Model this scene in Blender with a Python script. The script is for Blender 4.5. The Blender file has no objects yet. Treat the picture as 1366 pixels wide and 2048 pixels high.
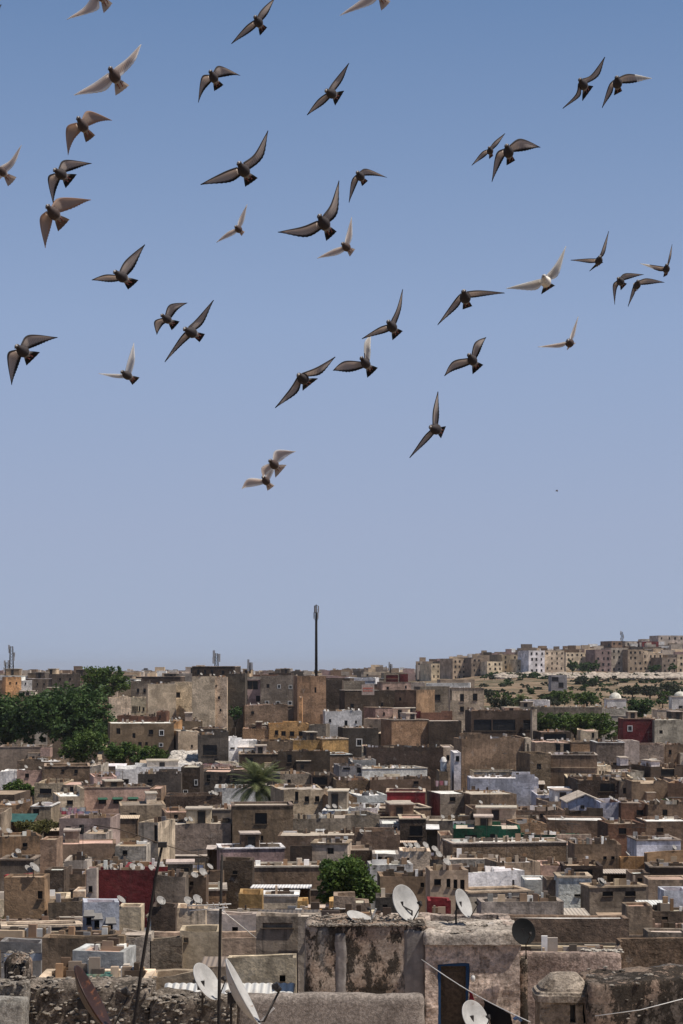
import bpy, bmesh, math, random
import numpy as np
from mathutils import Vector, Matrix, noise
random.seed(11)
rng = random.Random(7)
S = bpy.context.scene
COL = S.collection

# ------------------------------------------------------------ camera, sky, sun, exposure
F, HX, HY, CZ = 4000.0, 683.0, 1340.0, 24.0      # focal length and horizon in photo pixels, eye height
cam_d = bpy.data.cameras.new('camera')
cam = bpy.data.objects.new('camera', cam_d); COL.objects.link(cam)
cam.location = (0, 0, CZ); cam.rotation_euler = (math.radians(90), 0, 0)
cam_d.sensor_fit = 'VERTICAL'; cam_d.sensor_height = 36.0; cam_d.sensor_width = 24.0
cam_d.lens = 36.0 * F / 2048.0
cam_d.shift_y = (HY - 1024.0) / 2048.0
cam_d.clip_start = 0.5; cam_d.clip_end = 40000
S.camera = cam
SKY_S = 0.055
SUN_EL, SUN_AZ = math.radians(61), math.radians(108)   # azimuth clockwise from +Y (view direction)
world = bpy.data.worlds.new('World'); S.world = world; world.use_nodes = True
wn = world.node_tree; wn.nodes.clear()
sky = wn.nodes.new('ShaderNodeTexSky'); sky.sky_type = 'NISHITA'; sky.sun_disc = False
sky.sun_elevation = SUN_EL; sky.sun_rotation = SUN_AZ
sky.altitude = 400; sky.air_density = 1.0; sky.dust_density = 1.0; sky.ozone_density = 1.5
bgn = wn.nodes.new('ShaderNodeBackground'); bgn.inputs['Strength'].default_value = SKY_S
wo = wn.nodes.new('ShaderNodeOutputWorld')
hs = wn.nodes.new('ShaderNodeHueSaturation'); hs.inputs['Saturation'].default_value = 1.0
# the lowest 20 degrees take hand-picked sky colours: blend the clear sky there towards a milky blue by elevation
tcw = wn.nodes.new('ShaderNodeTexCoord'); sxyz = wn.nodes.new('ShaderNodeSeparateXYZ'); wn.links.new(tcw.outputs['Generated'], sxyz.inputs[0])
cr = wn.nodes.new('ShaderNodeValToRGB'); wn.links.new(sxyz.outputs[2], cr.inputs[0])
def lin(c): return tuple(((v / 255 + .055) / 1.055) ** 2.4 for v in c) + (1,)
els = cr.color_ramp.elements
for i, (z_, c_) in enumerate(((0., (164, 178, 202)), (.07, (159, 173, 201)), (.17, (145, 166, 201)), (.25, (125, 150, 189)), (.33, (103, 133, 176)))):
    e_ = els[i] if i < 2 else els.new(z_)
    e_.position = z_; e_.color = lin(c_)
gain = wn.nodes.new('ShaderNodeVectorMath'); gain.operation = 'SCALE'; wn.links.new(cr.outputs[0], gain.inputs[0]); gain.inputs[3].default_value = 1 / SKY_S
mr_ = wn.nodes.new('ShaderNodeMapRange'); wn.links.new(sxyz.outputs[2], mr_.inputs[0]); mr_.inputs[1].default_value = .34; mr_.inputs[2].default_value = .6; mr_.inputs[3].default_value = 1.; mr_.inputs[4].default_value = 0.
mxw = wn.nodes.new('ShaderNodeMix'); mxw.data_type = 'RGBA'; wn.links.new(mr_.outputs[0], mxw.inputs[0]); wn.links.new(sky.outputs[0], mxw.inputs[6]); wn.links.new(gain.outputs[0], mxw.inputs[7])
wn.links.new(mxw.outputs[2], hs.inputs['Color']); wn.links.new(hs.outputs[0], bgn.inputs['Color'])
wn.links.new(bgn.outputs[0], wo.inputs['Surface'])
sun_d = bpy.data.lights.new('sun', 'SUN'); sun_d.energy = 4.8; sun_d.angle = math.radians(0.53)
sun_d.color = (1.0, 0.925, 0.83)
sun = bpy.data.objects.new('sun', sun_d); COL.objects.link(sun)
sdir = Vector((math.sin(SUN_AZ) * math.cos(SUN_EL), math.cos(SUN_AZ) * math.cos(SUN_EL), math.sin(SUN_EL)))
sun.rotation_euler = (-sdir).to_track_quat('-Z', 'Y').to_euler()
S.view_settings.view_transform = 'Standard'; S.view_settings.look = 'None'
S.view_settings.exposure = 0.0; S.view_settings.gamma = 1.0

# ------------------------------------------------------------ small helpers
def W(px, py, d):
    return Vector(((px - HX) * d / F, d, CZ + (HY - py) * d / F))
def lerp_tab(t, x):
    if x <= t[0][0]: return t[0][1]
    for (a, b), (c, e) in zip(t, t[1:]):
        if x <= c: return b + (e - b) * (x - a) / (c - a)
    return t[-1][1]
DT = [(1330, 700), (1345, 620), (1360, 540), (1390, 460), (1420, 410), (1450, 375), (1500, 325), (1550, 280),
      (1600, 240), (1650, 205), (1700, 175), (1760, 142), (1800, 120), (1850, 95), (1900, 75), (2000, 50), (2060, 44)]
def D(y): return lerp_tab(DT, y)
RT = [(0, -7), (50, -8.25), (75, -10.5), (95, -12.1), (120, -13.8), (142, -14.9), (175, -15.75), (205, -15.9),
      (240, -15.6), (280, -14.7), (325, -13), (375, -10.3), (410, -8.2), (460, -5.75), (540, -2.7), (620, -.8),
      (1000, 0), (3000, 2)]
GR = [(0, -14.5), (205, -23), (300, -21), (400, -15), (450, -12.5), (520, -10.6), (600, -9.0), (750, -7.1), (880, -3.4), (950, -1.6),
      (1010, -1), (1300, 0), (1700, 0), (3000, 0)]
RIDGE = [(0, 0), (1010, 0), (1080, 4), (1150, 9), (1300, 11), (1700, 10), (3000, 4)]
def smooth(a, b, x):
    t = max(0., min(1., (x - a) / (b - a))); return t * t * (3 - 2 * t)
def roofline(d): return CZ + lerp_tab(RT, d)
def ground(X, d):
    l = lerp_tab(RT, d) - 7.5 + 1.5 * smooth(460, 900, d)
    r = lerp_tab(GR, d)
    u = X / max(d, 60)
    m = smooth(.04, .085, u) * smooth(330, 420, d)
    r += lerp_tab(RIDGE, d) * smooth(.09, .15, u)
    return CZ + l * (1 - m) + r * m - 6 * smooth(3000, 9000, d)

def tag(o, label=None, cat=None, group=None, kind=None):
    if label: o['label'] = label
    if cat: o['category'] = cat
    if group: o['group'] = group
    if kind: o['kind'] = kind
    return o
def empty(name, loc, rz=0.0):
    o = bpy.data.objects.new(name, None); COL.objects.link(o)
    o.location = loc; o.rotation_euler = (0, 0, rz); o.empty_display_size = .3
    return o
def mesh_obj(name, me, parent=None, loc=None, rot=None, scale=None, color=None):
    o = bpy.data.objects.new(name, me); COL.objects.link(o)
    if parent: o.parent = parent
    if loc is not None: o.location = loc
    if rot is not None: o.rotation_euler = rot
    if scale is not None: o.scale = scale
    if color is not None: o.color = (color[0], color[1], color[2], 1)
    return o
class MB:
    """collects vertices and faces for one mesh"""
    def __init__(s): s.v = []; s.f = []; s.m = []; s.sm = []; s.c = []
    def add(s, vs, fs, mi=0, smooth=False, col=None):
        b = len(s.v); s.v += [tuple(v) for v in vs]
        for f in fs: s.f.append(tuple(i + b for i in f)); s.m.append(mi); s.sm.append(smooth)
        s.c += ([col] * len(vs)) if not isinstance(col, list) else col
    def box(s, a, b, mi=0, col=None):
        x0, y0, z0 = a; x1, y1, z1 = b
        vs = [(x0, y0, z0), (x1, y0, z0), (x1, y1, z0), (x0, y1, z0), (x0, y0, z1), (x1, y0, z1), (x1, y1, z1), (x0, y1, z1)]
        s.add(vs, [(0, 3, 2, 1), (4, 5, 6, 7), (0, 1, 5, 4), (1, 2, 6, 5), (2, 3, 7, 6), (3, 0, 4, 7)], mi, False, col)
    def tube(s, pts, rs, n=8, mi=0, smooth=True, cap=True, col=None):
        pts = [Vector(p) for p in pts]
        if not isinstance(rs, (list, tuple)): rs = [rs] * len(pts)
        up = Vector((0, 0, 1)); vs = []; fs = []
        for i, p in enumerate(pts):
            t = (pts[min(i + 1, len(pts) - 1)] - pts[max(i - 1, 0)]).normalized()
            a = t.cross(up)
            if a.length < .1: a = t.cross(Vector((0, 1, 0)))
            a.normalize(); b = t.cross(a)
            for k in range(n):
                w = 2 * math.pi * k / n
                vs.append(p + (a * math.cos(w) + b * math.sin(w)) * rs[i])
        for i in range(len(pts) - 1):
            for k in range(n):
                k2 = (k + 1) % n
                fs.append((i * n + k, i * n + k2, (i + 1) * n + k2, (i + 1) * n + k))
        if cap:
            fs.append(tuple(range(n - 1, -1, -1))); q = (len(pts) - 1) * n; fs.append(tuple(range(q, q + n)))
        s.add(vs, fs, mi, smooth, col)
    def lathe(s, prof, n=16, mi=0, M=None, smooth=True, col=None):
        vs = []; fs = []
        for r, z in prof:
            for k in range(n):
                w = 2 * math.pi * k / n; v = Vector((r * math.cos(w), r * math.sin(w), z))
                vs.append(M @ v if M else v)
        for i in range(len(prof) - 1):
            for k in range(n):
                k2 = (k + 1) % n; fs.append((i * n + k, i * n + k2, (i + 1) * n + k2, (i + 1) * n + k))
        s.add(vs, fs, mi, smooth, col)
    def mesh(s, name, mats):
        me = bpy.data.meshes.new(name); me.from_pydata(s.v, [], s.f)
        for m in (mats if isinstance(mats, (list, tuple)) else [mats]): me.materials.append(m)
        me.polygons.foreach_set('material_index', s.m); me.polygons.foreach_set('use_smooth', s.sm)
        if any(c is not None for c in s.c):
            at = me.color_attributes.new('fx', 'FLOAT_COLOR', 'POINT')
            at.data.foreach_set('color', [x for c in s.c for x in ((c[0], c[1], c[2], 1) if c else (0, 0, 0, 1))])
        me.update(); return me
    def build(s, name, mats, parent=None, loc=None, color=None, rot=None):
        return mesh_obj(name, s.mesh(name, mats), parent, loc, rot, None, color)

# ------------------------------------------------------------ materials
class NT:
    def __init__(s, name):
        s.mat = bpy.data.materials.new(name); s.mat.use_nodes = True; s.t = s.mat.node_tree; s.t.nodes.clear()
        s.out = s.n('ShaderNodeOutputMaterial')
    def n(s, t, **k):
        x = s.t.nodes.new(t)
        for a, b in k.items(): setattr(x, a, b)
        return x
    def l(s, a, b): s.t.links.new(a, b)
    def pos(s): return s.n('ShaderNodeNewGeometry').outputs['Position']
    def scaled(s, vec, sc):
        m = s.n('ShaderNodeVectorMath', operation='MULTIPLY'); s.l(vec, m.inputs[0]); m.inputs[1].default_value = sc; return m.outputs[0]
    def noise(s, vec, scale, detail=4, rough=.55):
        x = s.n('ShaderNodeTexNoise'); s.l(vec, x.inputs['Vector'])
        x.inputs['Scale'].default_value = scale; x.inputs['Detail'].default_value = detail; x.inputs['Roughness'].default_value = rough
        return x.outputs[0]
    def ramp(s, fac, a, b, lo=0., hi=1.):
        x = s.n('ShaderNodeMapRange'); x.interpolation_type = 'SMOOTHSTEP'; s.l(fac, x.inputs['Value'])
        x.inputs['From Min'].default_value = a; x.inputs['From Max'].default_value = b
        x.inputs['To Min'].default_value = lo; x.inputs['To Max'].default_value = hi
        return x.outputs[0]
    def math(s, op, a, b=None):
        x = s.n('ShaderNodeMath', operation=op)
        for i, q in enumerate((a, b)):
            if q is None: continue
            if isinstance(q, (int, float)): x.inputs[i].default_value = q
            else: s.l(q, x.inputs[i])
        return x.outputs[0]
    def mix(s, fac, a, b, blend='MIX'):
        x = s.n('ShaderNodeMix', data_type='RGBA', blend_type=blend)
        for sock, q in ((x.inputs[0], fac), (x.inputs[6], a), (x.inputs[7], b)):
            if isinstance(q, (int, float)): sock.default_value = q
            elif isinstance(q, (tuple, list)): sock.default_value = (q[0], q[1], q[2], 1)
            else: s.l(q, sock)
        return x.outputs[2]
    def grey(s, v):
        x = s.n('ShaderNodeCombineColor')
        for i in range(3): s.l(v, x.inputs[i])
        return x.outputs[0]
    def bump(s, h, strength, dist):
        x = s.n('ShaderNodeBump'); s.l(h, x.inputs['Height']); x.inputs['Strength'].default_value = strength
        x.inputs['Distance'].default_value = dist; return x.outputs[0]
    def bsdf(s, col, rough=.9, normal=None, metal=0., spec=.3):
        x = s.n('ShaderNodeBsdfPrincipled')
        if isinstance(col, (tuple, list)): x.inputs['Base Color'].default_value = (col[0], col[1], col[2], 1)
        else: s.l(col, x.inputs['Base Color'])
        if isinstance(rough, (int, float)): x.inputs['Roughness'].default_value = rough
        else: s.l(rough, x.inputs['Roughness'])
        x.inputs['Metallic'].default_value = metal; x.inputs['Specular IOR Level'].default_value = spec
        if normal: s.l(normal, x.inputs['Normal'])
        return x.outputs[0]
    def fin(s, sh): s.l(sh, s.out.inputs['Surface']); return s.mat

def plaster(name, grime=1.0, patch=1.0, sc=1.0, bump=.5, fn=1.):
    n = NT(name); oi = n.n('ShaderNodeObjectInfo'); base = oi.outputs['Color']; p = n.pos()
    if sc != 1.0: p = n.scaled(p, (sc, sc, sc))
    big = n.noise(p, .35, 5, .6); fine = n.noise(p, 3.2, 8, .7)
    c = n.mix(1., base, n.grey(n.ramp(big, .3, .7, .72, 1.22)), 'MULTIPLY')
    vo = n.n('ShaderNodeTexVoronoi', distance='CHEBYCHEV'); n.l(n.scaled(p, (.42, .42, .5)), vo.inputs['Vector']); vo.inputs['Scale'].default_value = 1.0
    vs_ = n.n('ShaderNodeSeparateColor'); n.l(vo.outputs['Color'], vs_.inputs[0])
    c = n.mix(1., c, n.grey(n.ramp(vs_.outputs[0], 0, 1, .8, 1.2)), 'MULTIPLY')
    # bared earth render and pale repairs
    pm = n.ramp(n.noise(n.scaled(p, (1, 1, 1.3)), .55, 9, .68), .56, .63, 0, .75 * patch)
    c = n.mix(pm, c, n.mix(.55, c, (.17, .12, .085)))
    qm = n.ramp(n.noise(n.scaled(p, (1.1, 1.1, .8)), .8, 9, .7), .6, .66, 0, .5 * patch)
    c = n.mix(qm, c, n.mix(.5, c, (.5, .46, .41)))
    # rain streaks
    st = n.ramp(n.noise(n.scaled(p, (2.2, 2.2, .16)), 1.0, 7, .65), .52, .72, 0, .75 * grime)
    c = n.mix(st, c, n.mix(.75, c, (.055, .047, .04)))
    gen = n.n('ShaderNodeTexCoord').outputs['Generated']; sp = n.n('ShaderNodeSeparateXYZ'); n.l(gen, sp.inputs[0])
    top = n.math('MULTIPLY', n.ramp(sp.outputs[2], .86, 1.0), n.ramp(n.noise(n.scaled(p, (1.2, 1.2, .5)), 1.1, 6, .7), .42, .62, 0, .7 * grime))
    c = n.mix(top, c, n.mix(.8, c, (.05, .043, .037)))
    c = n.mix(1., c, n.grey(n.ramp(fine, .3, .7, 1 - .5 * fn, 1 + .4 * fn)), 'MULTIPLY')
    nb = n.bump(n.math('ADD', n.noise(p, 2.2, 9, .7), n.math('MULTIPLY', pm, -.5)), bump, .12)
    return n.fin(n.bsdf(c, .95, nb, 0, .15))
M = {}
M['plaster'] = plaster('plaster', 1.0, .8, 1., .5, .6)
M['streaky'] = plaster('streaky_plaster', 1.35, .35, 1., .5, .45)
M['earthen'] = plaster('earthen_render', .6, 1.1, 1.6, .7, .65)
M['smooth'] = plaster('smooth_render', .45, .25, 1., .3, .45)
M['limewash'] = plaster('limewash', .5, .3, 1., .5, .5)
M['old_plaster'] = plaster('old_plaster', .9, .9, 3.2, .9)
def roofmat():
    n = NT('terrace'); oi = n.n('ShaderNodeObjectInfo'); p = n.pos()
    c = n.mix(1., oi.outputs['Color'], n.grey(n.ramp(n.noise(p, .6, 8, .65), .3, .7, .75, 1.2)), 'MULTIPLY')
    c = n.mix(n.ramp(n.noise(p, 1.7, 6, .6), .56, .68, 0, .5), c, (.14, .115, .095))
    c = n.mix(1., c, n.grey(n.ramp(n.noise(p, 9, 4, .7), .3, .7, .75, 1.2)), 'MULTIPLY')
    return n.fin(n.bsdf(c, .95, None, 0, .1))
M['terrace'] = roofmat()
def simple(name, col, rough=.8, metal=0., var=.25, scale=3., spec=.3):
    n = NT(name); p = n.pos()
    c = n.mix(1., col, n.grey(n.ramp(n.noise(p, scale, 6, .65), .3, .7, 1 - var, 1 + var)), 'MULTIPLY')
    return n.fin(n.bsdf(c, rough, None, metal, spec))
def tinted(name, rough=.8, var=.2, scale=2., spec=.25):
    n = NT(name); p = n.pos(); oi = n.n('ShaderNodeObjectInfo')
    c = n.mix(1., oi.outputs['Color'], n.grey(n.ramp(n.noise(p, scale, 6, .65), .3, .7, 1 - var, 1 + var)), 'MULTIPLY')
    return n.fin(n.bsdf(c, rough, None, 0, spec))
M['tint'] = tinted('painted_surface')
M['sheet'] = tinted('weathered_sheet', .6, .3, 1.5, .3)
M['cloth'] = tinted('cloth', .95, .15, 3, .05)
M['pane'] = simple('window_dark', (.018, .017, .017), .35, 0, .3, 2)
M['frame'] = simple('window_frame', (.5, .48, .45), .7, 0, .3, 4)
M['wood'] = simple('old_wood', (.09, .065, .045), .9, 0, .4, 9)
M['pole'] = simple('dark_pole', (.022, .018, .016), .8, 0, .4, 14)
M['iron'] = simple('dark_iron', (.04, .036, .034), .6, .3, .3, 9)
M['black'] = simple('black_mesh', (.005, .0055, .006), .9, 0, .2, 9)
M['white'] = simple('white_paint', (.62, .61, .59), .6, 0, .15, 3)
def dishmat(name, col, rustc, amt):
    n = NT(name); tc = n.n('ShaderNodeTexCoord').outputs['Object']; oi = n.n('ShaderNodeObjectInfo')
    off = n.n('ShaderNodeVectorMath', operation='ADD'); n.l(tc, off.inputs[0]); n.l(oi.outputs['Random'], off.inputs[1])
    v = off.outputs[0]
    c = n.mix(1., col, n.grey(n.ramp(n.noise(v, 3, 6, .7), .3, .7, .78, 1.12)), 'MULTIPLY')
    c = n.mix(n.ramp(n.noise(n.scaled(v, (1, 3, .6)), 3.2, 8, .72), .62 - amt, .74 - amt, 0, .95), c, rustc)
    return n.fin(n.bsdf(c, .55, None, 0, .35))
M['dish_dull'] = dishmat('dish_weathered', (.3, .285, .265), (.16, .1, .07), .06)
M['dish'] = dishmat('dish_grey', (.42, .41, .39), (.2, .13, .09), 0.02)
M['rust'] = dishmat('rusted_iron', (.03, .012, .008), (.15, .055, .022), .1)
def corrugated():
    n = NT('corrugated_sheet'); p = n.pos(); oi = n.n('ShaderNodeObjectInfo')
    w = n.n('ShaderNodeTexWave', wave_type='BANDS', bands_direction='X'); n.l(p, w.inputs['Vector']); w.inputs['Scale'].default_value = 1.6
    w.inputs['Distortion'].default_value = 0
    c = n.mix(n.ramp(n.noise(n.scaled(p, (2, .4, 1)), 1.2, 7, .7), .5, .72, 0, .7), oi.outputs['Color'], (.28, .2, .13))
    return n.fin(n.bsdf(c, .6, n.bump(w.outputs['Fac'], .8, .05), 0, .3))
M['corrugated'] = corrugated()
def stone():
    n = NT('rubble_stone'); p = n.pos()
    v = n.n('ShaderNodeTexVoronoi'); n.l(p, v.inputs['Vector']); v.inputs['Scale'].default_value = 6
    c = n.mix(n.noise(p, 2.2, 6, .6), (.12, .1, .082), (.46, .41, .35))
    c = n.mix(n.ramp(n.noise(p, 1.3, 6, .65), .5, .64, 0, .75), c, (.05, .042, .035))
    c = n.mix(1., c, n.grey(n.ramp(n.noise(p, 16, 5, .7), .3, .7, .6, 1.3)), 'MULTIPLY')
    return n.fin(n.bsdf(c, .95, n.bump(n.noise(p, 11, 7, .7), .9, .05), 0, .1))
M['stone'] = stone()
def mortar():
    n = NT('earth_mortar'); p = n.pos(); oi = n.n('ShaderNodeObjectInfo')
    c = n.mix(n.ramp(n.noise(p, 3, 8, .7), .35, .65), (.09, .076, .062), oi.outputs['Color'])
    c = n.mix(1., c, n.grey(n.ramp(n.noise(p, 18, 6, .75), .3, .7, .45, 1.45)), 'MULTIPLY')
    return n.fin(n.bsdf(c, .97, n.bump(n.noise(p, 8, 9, .75), 1., .12), 0, .1))
M['mortar'] = mortar()
def mossy():   # lime plaster blackened by lichen and damp
    n = NT('lichen_plaster'); p = n.pos(); oi = n.n('ShaderNodeObjectInfo')
    c = n.mix(n.ramp(n.noise(p, .8, 6, .6), .4, .6), oi.outputs['Color'], (.34, .25, .19))
    k = n.ramp(n.noise(n.scaled(p, (1.1, 1.1, .7)), 1.5, 12, .8), .485, .525, 0, .93)
    c = n.mix(k, c, (.04, .034, .028))
    c = n.mix(n.ramp(n.noise(n.scaled(p, (1.3, 1.3, .25)), .9, 5, .5), .6, .68, 0, .6), c, (.3, .28, .265))
    c = n.mix(1., c, n.grey(n.ramp(n.noise(p, 14, 8, .75), .3, .7, .55, 1.35)), 'MULTIPLY')
    return n.fin(n.bsdf(c, .96, n.bump(n.math('ADD', n.noise(p, 6, 10, .75), n.math('MULTIPLY', k, -.35)), .9, .1), 0, .1))
M['lichen'] = mossy()
def speckled():
    n = NT('speckled_render'); p = n.pos(); oi = n.n('ShaderNodeObjectInfo')
    c = n.mix(n.ramp(n.noise(p, 12, 8, .8), .42, .6), n.mix(.6, oi.outputs['Color'], (.09, .078, .066)), oi.outputs['Color'])
    c = n.mix(n.ramp(n.noise(p, 1.1, 7, .7), .5, .66, 0, .65), c, (.12, .1, .085))
    c = n.mix(n.ramp(n.noise(p, 26, 3, .6), .62, .7, 0, .7), c, (.05, .045, .04))
    return n.fin(n.bsdf(c, .96, n.bump(n.noise(p, 14, 9, .75), .9, .06), 0, .1))
M['speckled'] = speckled()
def leafmat(name, col, col2, trans=.3):
    n = NT(name); at = n.n('ShaderNodeAttribute', attribute_name='fx'); sp = n.n('ShaderNodeSeparateColor'); n.l(at.outputs['Color'], sp.inputs[0])
    c = n.mix(sp.outputs[0], col, col2)
    a = n.bsdf(c, .6, None, 0, .25); b = n.n('ShaderNodeBsdfTranslucent'); n.l(c, b.inputs[0])
    m = n.n('ShaderNodeMixShader'); m.inputs[0].default_value = trans; n.l(a, m.inputs[1]); n.l(b.outputs[0], m.inputs[2])
    return n.fin(m.outputs[0])
M['leaf'] = leafmat('leaves_dark', (.028, .058, .02), (.085, .14, .04), .3)
M['leaf_bright'] = leafmat('leaves_bright', (.038, .078, .018), (.12, .175, .036))
M['leaf_olive'] = leafmat('leaves_olive', (.03, .04, .025), (.075, .085, .045))
M['leaf_dry'] = leafmat('leaves_dry', (.07, .065, .02), (.16, .15, .05))
M['palm'] = leafmat('palm_leaves', (.085, .11, .045), (.24, .26, .12))
M['bark'] = simple('bark', (.085, .065, .048), .95, 0, .4, 6)
def earth():
    n = NT('dry_earth'); p = n.pos()
    a = n.noise(p, .05, 8, .65); b = n.noise(n.scaled(p, (.4, 1, 1)), .12, 9, .7)
    c = n.mix(n.ramp(a, .35, .65), (.19, .125, .08), (.29, .21, .145))
    c = n.mix(n.ramp(b, .46, .56, 0, .9), c, (.075, .075, .042))
    c = n.mix(n.ramp(n.noise(p, .3, 8, .7), .58, .66, 0, .8), c, (.46, .4, .33))
    return n.fin(n.bsdf(c, .97, n.bump(n.noise(p, .6, 8, .7), .8, .6), 0, .1))
M['earth'] = earth()
def attrmat(name, rough=.9, scale=.6):
    n = NT(name); at = n.n('ShaderNodeAttribute', attribute_name='fx'); p = n.pos()
    c = n.mix(1., at.outputs['Color'], n.grey(n.ramp(n.noise(p, scale, 7, .7), .3, .7, .7, 1.2)), 'MULTIPLY')
    return n.fin(n.bsdf(c, rough, None, 0, .15))
M['vertex'] = attrmat('mixed_walls')
# ------------------------------------------------------------ setting: ground and hills as one sheet
def build_ground():
    xs = [-9000, -5000, -3000, -1800, -1200, -800, -500] + [-400 + 20 * i for i in range(41)] + [500, 800, 1200, 1800, 3000, 5000, 9000]
    ys = [-300, -150, -60] + [20 * i for i in range(0, 66)] + [1350, 1450, 1600, 1800, 2200, 2800, 3600, 5000, 8000, 14000, 22000]
    vs = []; fs = []; nx = len(xs)
    for y in ys:
        for x in xs:
            z = ground(x, max(y, 0)) + (noise.noise(Vector((x * .02, y * .02, 3))) * 1.6 if 480 < y < 1250 else 0)
            vs.append((x, y, z))
    for j in range(len(ys) - 1):
        for i in range(nx - 1):
            a = j * nx + i; fs.append((a, a + 1, a + nx + 1, a + nx))
    mb = MB(); mb.add(vs, fs, 0, True)
    tag(mb.build('ground', M['earth']), kind='structure')
build_ground()

# ------------------------------------------------------------ houses
PAL = dict(br=(.215, .163, .122), dk=(.085, .067, .055), gr=(.25, .218, .19), dg=(.1, .089, .081), cr=(.60, .525, .42), wh=(.74, .72, .69),
           tn=(.29, .2, .13), oc=(.43, .29, .135), mr=(.13, .028, .03), rd=(.25, .035, .04), pk=(.50, .37, .33), bl=(.48, .495, .53),
           lv=(.47, .46, .51), gn=(.018, .085, .05), og=(.52, .31, .16), bg=(.38, .318, .25), lg=(.46, .43, .395), gb=(.27, .28, .30), mv=(.33, .26, .26), rb=(.17, .095, .07))
CN = dict(br='brown', dk='dark brown', gr='grey', dg='dark grey', cr='cream', wh='white', tn='tan', oc='ochre', mr='maroon', rd='red', pk='pinkish',
          bl='pale blue', lv='lavender', gn='green', og='orange', bg='beige', lg='light grey', gb='grey blue', mv='mauve', rb='reddish brown')
for k_ in PAL:
    if k_ not in ('rd', 'mr', 'gn', 'bl', 'lv', 'wh'): PAL[k_] = tuple(a * b for a, b in zip(PAL[k_], (1.06, .975, .885)))
def jit(c, a=.12):
    k = 1 + rng.uniform(-a, a); return tuple(max(0, min(.9, x * k * (1 + rng.uniform(-.03, .03)))) for x in c)

def window_mesh(kind):
    mb = MB()
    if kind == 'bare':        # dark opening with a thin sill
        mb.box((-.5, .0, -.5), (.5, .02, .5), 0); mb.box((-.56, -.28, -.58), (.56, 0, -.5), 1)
    elif kind == 'cross':
        mb.box((-.5, .0, -.5), (.5, .02, .5), 0)
        for a, b in (((-.5, -.03, -.5), (-.42, 0, .5)), ((.42, -.03, -.5), (.5, 0, .5)), ((-.42, -.03, .43), (.42, 0, .5)), ((-.42, -.03, -.5), (.42, 0, -.43)), ((-.03, -.025, -.43), (.03, -.001, .43))):
            mb.box(a, b, 1)
    elif kind == 'white':     # raised pale surround
        mb.box((-.5, .0, -.5), (.5, .02, .5), 0)
        for a, b in (((-.72, -.24, -.5), (-.5, .02, .5)), ((.5, -.24, -.5), (.72, .02, .5)), ((-.72, -.24, .5), (.72, .02, .68)), ((-.72, -.24, -.66), (.72, .02, -.5)), ((-.03, -.025, -.5), (.03, -.001, .5))):
            mb.box(a, b, 2)
    elif kind == 'bars':
        mb.box((-.5, .0, -.5), (.5, .02, .5), 0)
        for i in range(7): mb.box((-.5 + i * .16, -.04, -.5), (-.46 + i * .16, -.02, .5), 1)
    return mb.mesh('window', [M['pane'], M['wood'], M['white']])
WM = {k: window_mesh(k) for k in ('bare', 'cross', 'white', 'bars')}
def door_mesh():
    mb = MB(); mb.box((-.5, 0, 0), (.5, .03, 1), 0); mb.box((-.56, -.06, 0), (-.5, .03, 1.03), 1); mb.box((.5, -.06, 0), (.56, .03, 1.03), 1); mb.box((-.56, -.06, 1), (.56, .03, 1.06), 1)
    mb.box((.3, -.05, .45), (.36, 0, .5), 1)
    return mb.mesh('door', [M['pane'], M['wood']])
DOORM = door_mesh()

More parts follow.
